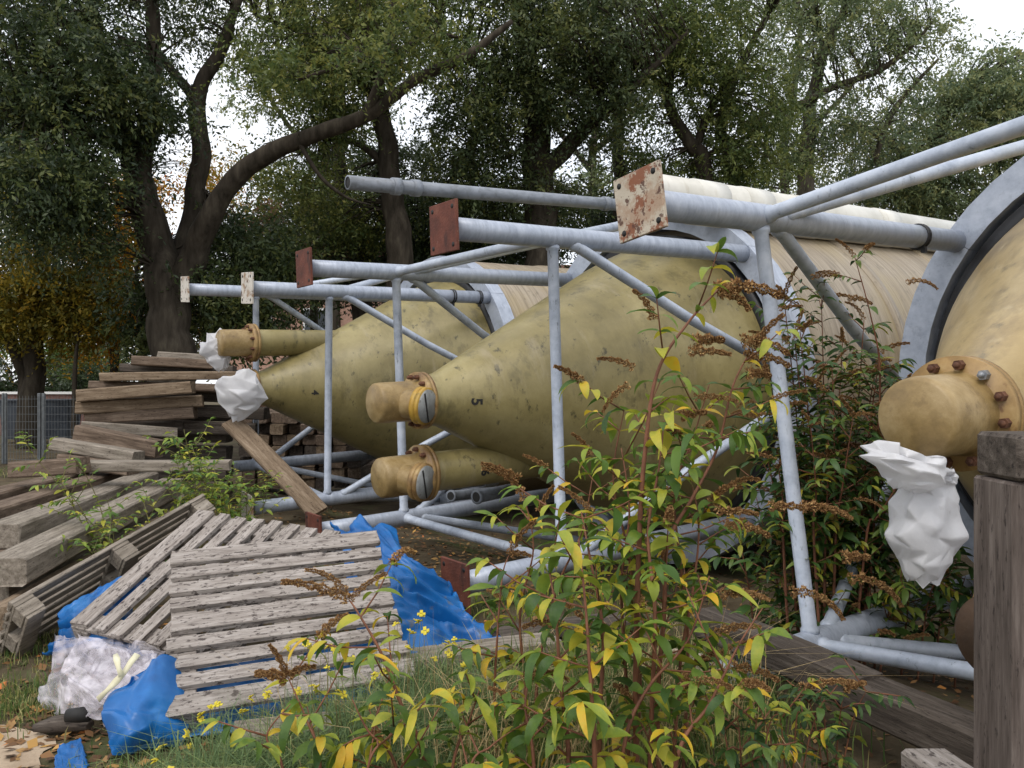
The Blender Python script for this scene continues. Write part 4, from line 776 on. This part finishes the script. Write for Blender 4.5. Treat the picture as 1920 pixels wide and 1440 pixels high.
PAN = [panicle_mesh(l_, r_, 1250, i, b_) for i, (l_, r_, b_) in enumerate(((.20, .024, .7), (.16, .022, .4), (.13, .024, 1.0), (.24, .022, 1.2), (.10, .026, .3), (.18, .026, .9), (.22, .023, .5)))]
def orient(P0, D, up=Vector((0, 0, 1)), scale=1, roll=0):
    y = Vector(D).normalized(); z = (Vector(up)-y*Vector(up).dot(y)); z = z.normalized() if z.length > 1e-4 else y.orthogonal().normalized(); x = y.cross(z)
    return Matrix.Translation(P0) @ frame(x, y, z, (0, 0, 0)) @ Matrix.Rotation(roll, 4, 'Y') @ Matrix.Scale(scale, 4)
class Bush:
    def __init__(s, label, base, lib, stemmat='stem', seed=0, cat='bush', group=None, limit=290, foliage=None, name='butterfly_bush'):
        s.root = thing(name, label, cat, base, group); s.b = Vector(base); s.lib = lib; s.r = random.Random(seed); s.n = 0; s.limit = limit; s.extra = []; s.stemmat = stemmat; s.fol = foliage; s.p = 0
    def leaf(s, P0, D, sc_):
        M_ = orient(P0-s.b, D, scale=sc_, roll=s.r.uniform(-.5, .5)); me = s.r.choice(s.lib)
        if s.n < s.limit: meshobj('leaf', me, s.root, M_); s.n += 1
        else: s.extra.append((me, M_))
    def spike(s, P0, D, sc_=1):
        meshobj('flower_spike', s.r.choice(PAN), s.root, orient(P0-s.b, D, scale=sc_))
    def stem(s, pts, r0, node=.085, start=.25, sc_=1, side=.35, spikes=0, pts_are_world=True, sub=True, thin=.25):
        sp = spline([(p, r0*(1-(1-thin)*i/(len(pts)-1))) for i, p in enumerate(pts)], 8)
        MB().tube([p-s.b for p, r in sp], [r for p, r in sp], 7).build('stem', s.stemmat, s.root)
        acc = 0; tot = sum((sp[i+1][0]-sp[i][0]).length for i in range(len(sp)-1)); run = 0; ang = s.r.uniform(0, 6.28)
        for i in range(len(sp)-1):
            d = sp[i+1][0]-sp[i][0]; run += d.length; acc += d.length
            if run/tot < start: acc = 0; continue
            if acc >= node:
                acc = 0; ang += 1.57+s.r.uniform(-.4, .4); P0 = sp[i+1][0]; t = d.normalized(); o1 = t.orthogonal().normalized(); o2 = t.cross(o1)
                for sg in (1, -1):
                    rad = (o1*math.cos(ang)+o2*math.sin(ang))*sg; D = (rad+t*s.r.uniform(.2, .7)+Vector((0, 0, s.r.uniform(-.35, .15)))).normalized()
                    if sub and s.r.random() < side:
                        ln = s.r.uniform(.1, .26)*sc_; e = P0+D*ln+Vector((0, 0, .25*ln)); q = [P0, P0+D*ln*.55+Vector((0, 0, .02)), e]
                        MB().tube([p-s.b for p in q], [.0035, .003, .002], 5).build('stem', s.stemmat, s.root)
                        for k in range(3):
                            pp = q[0].lerp(q[2], .45+.27*k)
                            for s2 in (1, -1): s.leaf(pp, (D*.6+D.cross(Vector((0, 0, 1)))*s2+Vector((0, 0, s.r.uniform(-.3, .2)))).normalized(), sc_*s.r.uniform(.45, .75))
                        s.leaf(e, D, sc_*.6)
                        if spikes and s.r.random() < .5*spikes: s.spike(e, (D+Vector((0, 0, .4))).normalized(), s.r.uniform(.6, .9))
                    if s.r.random() < .93: s.leaf(P0+rad*.004, D, sc_*s.r.uniform(.7, 1.15)*(1.1-.35*run/tot))
        return sp[-1][0], (sp[-1][0]-sp[-2][0]).normalized()
    def close(s):
        if s.extra and s.fol:
            Vs, Fs, rn = [], [], []; o = 0
            for me, M_ in s.extra:
                vv = np.array([tuple(M_ @ v.co) for v in me.vertices]); ff = np.array([tuple(p.vertices) for p in me.polygons]); Vs.append(vv); Fs.append(ff+o); o += len(vv); rn += [s.r.random()]*len(ff)
            npmesh('foliage', np.concatenate(Vs), np.concatenate(Fs), s.fol, s.root, np.array(rn), kind='stuff', smooth=True)
def G(px, Y): x = (px-960)/FPX*Y; return Vector((x, Y, gz(x, Y)))
# main bush in front of tank 5
b = Bush('tall yellow-leaved butterfly bush with brown seed spikes in front of tank 5', G(1195, 2.95), LEAF, seed=1, limit=298, foliage='leaf_shrub')
e, d = b.stem([G(1195, 2.95), P(1192, 1300, 2.92), P(1197, 1050, 2.9), P(1208, 860, 2.9), P(1232, 700, 2.92), P(1290, 605, 2.95), P(1345, 545, 3.0)], .013, .085, .1, 1.1, .38, .5)
for dd, sc_ in (((.9, .1, .35), 1.4), ((1, 0, -.05), 1.1)): b.spike(e, dd, sc_)
b.spike(P(1225, 600, 2.95), (-.15, 0, 1), .75); b.spike(P(1290, 660, 2.95), (1, .1, .15), 1.0); b.spike(P(1190, 690, 2.9), (-.6, 0, .4), .7); b.spike(P(1180, 720, 2.9), (-.4, 0, -.2), .7)
e, d = b.stem([G(1240, 3.0), P(1232, 1330, 3.0), P(1245, 1150, 3.0), P(1252, 1020, 3.0), P(1300, 930, 3.05), P(1345, 840, 3.1), P(1372, 730, 3.1), P(1400, 670, 3.12)], .011, .11, .15, .95, .35, .5)
for dd in ((1, .1, .25), (.4, 0, .8)): b.spike(e, dd, 1.0)
b.spike(P(1300, 745, 3.05), (1, .1, .15), .8); b.spike(P(1300, 640, 3.1), (1, .1, .2), 1.2); b.spike(P(1390, 640, 3.1), (1, .1, .2), 1.1); b.spike(P(1400, 700, 3.1), (1, .2, .05), 1.0); b.spike(P(1275, 780, 3.05), (1, 0, .3), 1.0)
b.stem([G(1190, 3.15), P(1200, 1250, 3.15), P(1180, 1050, 3.15), P(1150, 900, 3.15), P(1170, 770, 3.15)], .008, .08, .35, 1.1, .5, .5)
b.stem([G(1280, 3.2), P(1290, 1200, 3.2), P(1275, 1050, 3.2), P(1265, 920, 3.2), P(1300, 820, 3.2), P(1330, 720, 3.2)], .008, .08, .35, 1.05, .5, .5)
b.stem([G(1180, 3.05), P(1175, 1300, 3.05), P(1165, 1100, 3.05), P(1180, 960, 3.05), P(1165, 840, 3.1)], .009, .075, .15, 1.1, .5, .3)
b.stem([G(1215, 2.8), P(1222, 1330, 2.8), P(1228, 1150, 2.8), P(1215, 1000, 2.85), P(1235, 880, 2.9), P(1245, 790, 2.95)], .010, .075, .15, 1.1, .45, .3)
b.stem([G(1260, 3.1), P(1275, 1250, 3.1), P(1300, 1100, 3.1), P(1310, 980, 3.15), P(1290, 880, 3.2)], .008, .075, .2, 1.0, .5, .3)
b.stem([G(1120, 2.8), P(1125, 1330, 2.8), P(1130, 1180, 2.82), P(1105, 1040, 2.85), P(1090, 960, 2.9)], .010, .09, .15, 1.05, .35, .4)
b.close()
b = Bush('green and yellow butterfly bush with upright red-brown stems at the lower edge', G(1065, 2.6), LEAF, seed=2)
b.stem([G(1065, 2.6), P(1066, 1420, 2.6), P(1050, 1270, 2.62), P(1042, 1150, 2.65), P(1030, 1070, 2.7)], .010, .085, .1, 1.15, .35, .3)
b.stem([G(1110, 2.5), P(1115, 1430, 2.5), P(1108, 1290, 2.5), P(1098, 1140, 2.55), P(1085, 1010, 2.6)], .010, .085, .05, 1.2, .3, .3)
b.stem([G(1160, 2.65), P(1170, 1400, 2.65), P(1215, 1290, 2.7), P(1290, 1200, 2.75), P(1330, 1080, 2.8)], .009, .085, .1, 1.0, .3, .3)
b.stem([G(1240, 2.5), P(1270, 1420, 2.5), P(1330, 1320, 2.55), P(1385, 1210, 2.6), P(1430, 1140, 2.65)], .008, .085, .1, 1.0, .3, .4)
b.stem([G(1010, 2.55), P(1000, 1420, 2.55), P(985, 1320, 2.6), P(1000, 1240, 2.65)], .008, .075, .1, 1.0, .4, .3)
b.spike(P(1350, 1115, 2.8), (.9, .1, .2), .9)
b.close()
b = Bush('yellowing butterfly bush with drooping leaves below the rusty foot plate', G(940, 3.2), LEAF, seed=3)
e, d = b.stem([G(935, 3.2), P(927, 1330, 3.2), P(932, 1200, 3.2), P(942, 1080, 3.25), P(955, 1040, 3.3)], .007, .10, .2, .95, .3, .3)
b.spike(e, (.3, 0, .9), .9); b.spike(e, (.9, 0, .4), .7)
e, d = b.stem([G(985, 3.3), P(985, 1300, 3.3), P(975, 1150, 3.3), P(1000, 1030, 3.35), P(985, 940, 3.4)], .008, .10, .3, .95, .35, .5)
b.spike(e, (-.3, 0, .9), 1.0); b.spike(P(975, 900, 3.4), (-.8, 0, .55), 1.1); b.spike(P(1010, 960, 3.4), (.3, 0, .9), .8)
b.stem([G(1000, 3.35), P(1010, 1250, 3.35), P(1045, 1100, 3.4), P(1090, 1000, 3.4), P(1110, 900, 3.45)], .008, .10, .3, .95, .4, .6)
b.spike(P(1105, 855, 3.45), (-.2, 0, .9), .7); b.close()
b = Bush('arching butterfly bush with a rust-brown spike in front of the propped pallet', G(812, 2.7), LEAF, seed=4)
e, d = b.stem([G(812, 2.7), P(795, 1420, 2.7), P(752, 1320, 2.7), P(715, 1225, 2.72), P(672, 1150, 2.75), P(655, 1125, 2.78)], .009, .11, .12, 1.05, .25, .3)
for dd, sc_ in (((-.8, 0, .45), 1.1), ((-.35, 0, .9), .8), ((.6, .1, .7), .7)): b.spike(e, dd, sc_)
b.stem([G(830, 2.65), P(850, 1430, 2.65), P(880, 1350, 2.7), P(900, 1290, 2.72)], .007, .07, .1, 1.0, .4, .2)
b.stem([G(780, 2.7), P(740, 1430, 2.65), P(690, 1370, 2.65), P(660, 1310, 2.68)], .007, .07, .1, .95, .4, .2)
b.close()
b = Bush('low butterfly bush with brown spikes spilling over the lower slats', G(560, 2.65), LEAF, seed=5)
e, d = b.stem([G(600, 2.65), P(600, 1430, 2.65), P(575, 1350, 2.7), P(540, 1270, 2.75)], .007, .07, .1, .9, .35, .3)
for dd, sc_ in (((-.9, 0, .25), 1.1), ((-.3, 0, .9), .8), ((.6, 0, .7), .8)): b.spike(e, dd, sc_)
b.stem([G(545, 2.6), P(530, 1440, 2.6), P(500, 1380, 2.62), P(545, 1320, 2.65)], .006, .07, .1, .95, .35, .3)
b.stem([G(680, 2.55), P(690, 1440, 2.55), P(730, 1380, 2.6), P(760, 1340, 2.62)], .006, .06, .05, 1.0, .4, .2)
b.stem([G(880, 2.5), P(880, 1450, 2.5), P(920, 1400, 2.55), P(960, 1370, 2.6)], .006, .06, .05, 1.05, .4, .2)
b.close()
# darker bush between tank 5 and the big tank
b = Bush('dark green butterfly bush growing up between tank 5 and the big tank', G(1560, 5.1), LEAFG, seed=6, limit=290, foliage='buddleia_foliage')
rr = random.Random(12)
for (px0, px1, pyt, Y) in ((1520, 1470, 560, 5.3), (1540, 1500, 620, 5.2), (1550, 1540, 560, 5.4), (1570, 1560, 690, 5.0), (1590, 1620, 600, 5.3), (1600, 1650, 660, 5.1), (1560, 1600, 780, 4.8), (1540, 1520, 800, 4.7), (1620, 1670, 760, 4.9), (1500, 1440, 700, 5.1), (1480, 1420, 780, 5.0), (1600, 1690, 900, 4.8), (1480, 1460, 880, 4.8), (1530, 1490, 640, 5.2), (1560, 1580, 640, 5.3), (1585, 1640, 700, 5.2), (1510, 1450, 640, 5.25), (1575, 1530, 720, 5.1), (1500, 1480, 760, 5.0), (1610, 1660, 820, 4.95), (1545, 1555, 860, 4.85), (1620, 1700, 720, 5.05)):
    e, d = b.stem([G(px0, Y), P((px0*2+px1)/3+rr.uniform(-12, 12), 1000, Y), P((px0+px1)/2, (1000+pyt)/2+20, Y-.05), P(px1, pyt, Y-.1)], .010, .065, .12, 1.05, .55, .22)
    for _ in range(rr.choice((1, 2, 3))): b.spike(e, (rr.uniform(-.9, .9), rr.uniform(-.3, .3), rr.uniform(.1, .9)), rr.uniform(.6, 1.0))
e, d = b.stem([G(1610, 5.0), P(1640, 900, 5.0), P(1650, 700, 4.95), P(1632, 590, 4.9), P(1602, 480, 4.85)], .009, .12, .55, .8, .4, .9)
b.spike(e, (-.4, 0, .6), .7)
for (px, py, dx, dz) in ((1520, 520, 1, .3), (1590, 560, 1, .25), (1460, 580, .8, .3), (1480, 640, -1, .2), (1700, 530, .9, .4)): b.spike(P(px, py, 4.95), (dx, .1, dz), .9)
b.close()
b = Bush('low dark butterfly bush with long brown spikes under the sloping tubes', G(1640, 4.9), LEAFG, seed=7, limit=290, foliage='buddleia_foliage')
for (px0, px1, pyt, Y) in ((1600, 1560, 1010, 5.0), (1640, 1640, 980, 5.0), (1690, 1720, 1050, 4.9), (1750, 1790, 1040, 4.9), (1560, 1500, 1010, 5.1), (1650, 1690, 1080, 4.8), (1720, 1760, 1080, 4.8), (1790, 1810, 1080, 4.9), (1480, 1430, 980, 5.1), (1420, 1380, 980, 4.9)):
    e, d = b.stem([G(px0, Y), P((px0+px1)/2, (1180+pyt)/2, Y), P(px1, pyt, Y-.1)], .007, .055, .1, 1.1, .6, .2)
for (px, py, dx) in ((1500, 950, 1), (1440, 950, 1), (1580, 1045, 1), (1590, 1085, 1), (1480, 1110, 1), (1340, 960, .9), (1360, 990, .5)): b.spike(P(px, py, 3.9), (dx, .1, .12), 1.35)
b.close()
for k, (px, Y, sd2, lab) in enumerate(((1480, 2.95, 8, 'small seedling bush with yellow tips on the dark soil before the long beam'), (1560, 3.1, 9, 'small leafy seedling growing against the front of the long beam'), (1400, 2.6, 10, 'leafy seedling beside the cream foot plate on the ground'))):
    b = Bush(lab, G(px, Y), LEAFG if k else LEAF, seed=sd2, cat='seedling', name='seedling')
    for j in range(4): b.stem([G(px+j*6-9, Y), P(px+(j-1.5)*26, 1330+rr.uniform(-10, 40)+(3.1-Y)*90, Y), P(px+(j-1.5)*44, 1280+rr.uniform(0, 50)+(3.1-Y)*90, Y-.02)], .004, .05, .15, .62, .25, 0)
    if k < 2: b.spike(P(px+20, 1290, Y), (.8, 0, .3), .9)
    b.close()
# shrubs over the beams on the left
LEAFS = [leaf_mesh('leaf', random.uniform(.07, .13), random.uniform(.015, .026), random.uniform(.3, 1.2), random.uniform(.1, .5), 'leaf_shrub_o', random.uniform(-.4, .4)) for _ in range(8)] if 'leaf_shrub_o' in MT else None
mat('leaf_shrub_o', [(0, srgb(72, 104, 44)), (.45, srgb(112, 140, 56)), (.8, srgb(156, 168, 64)), (1, srgb(196, 184, 70))], attr='object', mixnoise=.3, scale=14, rough=.5, trans=.35)
LEAFS = [leaf_mesh('leaf', random.uniform(.07, .13), random.uniform(.015, .026), random.uniform(.3, 1.2), random.uniform(.1, .5), 'leaf_shrub_o', random.uniform(-.4, .4)) for _ in range(8)]
b = Bush('fresh green shrub growing up behind the tipped pallet', G(360, 7.4), LEAFS, 'stem_green', seed=20, cat='shrub', name='green_shrub', foliage='leaf_shrub')
for j in range(16):
    px1 = 300+j*12+rr.uniform(-8, 8); pyt = (960, 900, 860, 825, 805, 820, 850, 870, 880, 900, 915, 930, 940, 950, 960, 970)[j]; Y = 7.4+rr.uniform(-.4, .4)
    b.stem([G(340+j*7, Y), P(345+j*8, 985, Y), P(px1, pyt, Y-.1)], .008, .07, .25, 1.15, .6, 0)
b.close()
b = Bush('yellow-green straggly shrub sprawling over the long beams', G(190, 6.2), LEAFS, 'stem_green', seed=21, cat='shrub', name='yellow_shrub', foliage='leaf_shrub')
for (px0, px1, pyt, Y) in ((200, 110, 900, 6.3), (200, 60, 850, 6.4), (205, 150, 960, 6.1), (220, 180, 1000, 5.9), (230, 260, 960, 6.2), (230, 300, 930, 6.4), (200, 120, 1010, 5.9), (240, 250, 1020, 5.9), (250, 330, 985, 6.1), (215, 150, 870, 6.3), (260, 290, 1010, 6.0), (210, 200, 935, 6.2)):
    b.stem([G(px0, Y), P((px0+px1)/2+8, (1050+pyt)/2, Y), P(px1, pyt, Y-.1)], .006, .07, .3, .95, .45, 0)
b.close()
b = Bush('little green weed sprouting beside the lower far leg', G(440, 8.9), LEAFS, 'stem_green', seed=22, cat='weed', name='weed_plant')
for j in range(6): b.stem([G(420+j*14, 8.9), P(415+j*16, 930, 8.9), P(405+j*20, 895+rr.uniform(-12, 20), 8.85)], .005, .06, .2, 1.0, .5, 0)
b.close()

# ------------------------------------------------------------------ weeds, grass, litter
def blades(n_, region, h, w_, m, name, label, cat, seed, lean=.5, vary=(.4, 1)):
    rs = np.random.default_rng(seed); pts = region(rs, n_); n_ = len(pts); z = np.array([gz(x, y) for x, y in pts]); base = np.column_stack([pts, z])
    hh = h*rs.uniform(*vary, n_); an = rs.uniform(0, 2*np.pi, n_); ld = np.stack([np.cos(an), np.sin(an), 0*an], 1); lam = (lean*rs.random(n_))[:, None]
    side = np.stack([-np.sin(an+rs.normal(size=n_)), np.cos(an), 0*an], 1)*(w_*rs.uniform(.6, 1.3, n_))[:, None]
    m1 = base+np.array([0, 0, .55])*hh[:, None]+ld*lam*hh[:, None]*.3; tip = base+np.array([0, 0, .95])*hh[:, None]*(1-.35*lam)+ld*lam*hh[:, None]
    V = np.stack([base-side, base+side, m1+side*.8, m1-side*.8, tip+side*.1, tip-side*.1], 1).reshape(-1, 3); o = np.arange(n_)[:, None]*6
    F = np.concatenate([o+np.array([0, 1, 2, 3]), o+np.array([3, 2, 4, 5])]); rnd = rs.random(n_); ob = npmesh(name, V, F, m, None, np.concatenate([rnd, rnd]), kind='stuff')
    ob['label'] = label; ob['category'] = cat; return ob
def clumps(cs):
    def f(rs, n_):
        out = []; tot = sum(c[4] for c in cs)
        for (x, y, rx, ry, wgt) in cs:
            k = int(n_*wgt/tot); d = rs.normal(size=(k, 2))*.5; out.append(np.column_stack([x+d[:, 0]*rx, y+d[:, 1]*ry]))
        return np.concatenate(out)
    return f
def gx(px, Y): return (px-960)/FPX*Y
blades(9500, clumps([(gx(560, 3.1), 3.1, .4, .25, 3), (gx(690, 3.3), 3.3, .35, .3, 5), (gx(450, 2.9), 2.9, .35, .25, 2), (gx(800, 3.7), 3.7, .35, .35, 3)]), .4, .0024, 'weed', 'weed_patch', 'fine feathery green weeds in front of the propped pallet', 'weeds', 1, 1.3, (.2, 1))
blades(5000, clumps([(gx(1230, 3.6), 3.6, .6, .6, 3), (gx(1120, 3.9), 3.9, .6, .6, 2), (gx(1290, 4.0), 4.0, .4, .4, 2), (gx(1000, 3.4), 3.4, .5, .5, 2), (gx(800, 2.9), 2.9, .6, .4, 1)]), .34, .003, 'grass', 'grass', 'long grass growing round the bush stems', 'grass', 2, .9)
blades(7000, clumps([(gx(20, 4), 4.0, .5, .35, 3), (gx(40, 5), 4.8, .5, .5, 2), (gx(330, 3.2), 3.2, .4, .25, 2), (gx(60, 15), 14.5, 1.5, 1.2, 2), (gx(1000, 5.6), 5.6, 1.2, .6, 2), (gx(1150, 4.6), 4.6, .8, .5, 1)]), .09, .0025, 'grass', 'short_grass', 'short rough grass and moss on the bare soil', 'grass', 3, .8)
blades(500, clumps([(gx(1290, 3.5), 3.5, .3, .3, 2), (gx(900, 3.0), 3.0, .5, .4, 2), (gx(1100, 3.2), 3.2, .5, .4, 2)]), .75, .0018, 'straw', 'dry_stalks', 'thin dry straw stalks among the bushes', 'dry stalks', 4, 1.2)
# yellow flowers on the weeds
fm = MB()
for k in range(4): fm.box((.008*math.cos(k*1.57), .008*math.sin(k*1.57), .003*(k % 2)), (.013, .011, .003), Matrix.Rotation(k*1.57, 3, 'Z'), .001)
fo = None
wp = thing('weed_plant', 'yellow-flowered wild rocket growing at the lower edge of the propped pallet', 'weed', G(640, 3.2))
spots = [(x, y) for x, y in ((575, 1205), (610, 1195), (635, 1218), (660, 1240), (745, 1170), (770, 1180), (788, 1150), (800, 1190), (760, 1215), (835, 1210), (845, 1225), (815, 1240), (700, 1265), (610, 1255), (590, 1290), (640, 1300), (560, 1300), (470, 1310), (455, 1340), (400, 1330), (345, 1375), (360, 1400), (300, 1405), (320, 1440), (295, 1425), (725, 1255), (870, 1245), (620, 1210), (780, 1165), (850, 1205), (500, 1300), (545, 1210), (405, 1320), (380, 1345))]
stm = MB()
for (px, py) in spots:
    Y = 3.25+rr.uniform(-.25, .2)+(.3 if px > 700 else 0)+(-.2 if px < 420 else 0)
    for k in range(2):
        q = P(px+rr.uniform(-7, 7), py+rr.uniform(-7, 7), Y)
        if q.z < .05: q.z = .06
        M_ = Matrix.Translation(q-wp.location) @ Matrix.Rotation(rr.uniform(.2, 1.0), 4, Vector((rr.uniform(-1, 1), rr.uniform(-1, 1), 0)).normalized()) @ Matrix.Scale(rr.uniform(.8, 1.3), 4)
        if fo is None: fo = fm.build('flower', 'flower_yellow', wp); fo.matrix_basis = M_
        else: inst(fo, wp, M_)
        g0 = Vector((q.x+rr.uniform(-.08, .08), q.y+rr.uniform(-.05, .05), gz(q.x, q.y))); stm.tube([g0-wp.location, (g0+q)/2-wp.location+Vector((rr.uniform(-.02, .02), 0, .02)), q-wp.location], [.0018, .0015, .001], 4)
stm.build('stems', 'stem_green', wp, kind='stuff')
# fallen leaves
rs = np.random.default_rng(77); n_ = 6500
x = np.concatenate([rs.uniform(-5, 4, n_), rs.normal(-2.1, .5, 900), rs.normal(-1, 1.6, 1600)]); y = np.concatenate([2.2+9*rs.random(n_)**1.3, rs.normal(3.8, .45, 900), rs.normal(7.2, .8, 1600)]); z = np.array([gz(a, b_) for a, b_ in zip(x, y)])+.008
an = rs.uniform(0, 6.28, len(x)); D = unit(np.stack([np.cos(an), np.sin(an), rs.normal(size=len(x))*.25], 1)); N_ = unit(np.cross(D, np.stack([rs.normal(size=len(x))*.3, rs.normal(size=len(x))*.3, np.ones(len(x))], 1)))
ln = rs.uniform(.025, .07, len(x)); V, F = leaves_np(np.stack([x, y, z], 1), D, N_, ln, ln*rs.uniform(.2, .4, len(x))); o = npmesh('leaf_litter', V, F, 'litter', None, rs.random(len(x))**1.4, kind='stuff')
o['label'] = 'brown and orange fallen leaves scattered over the soil'; o['category'] = 'fallen leaves'
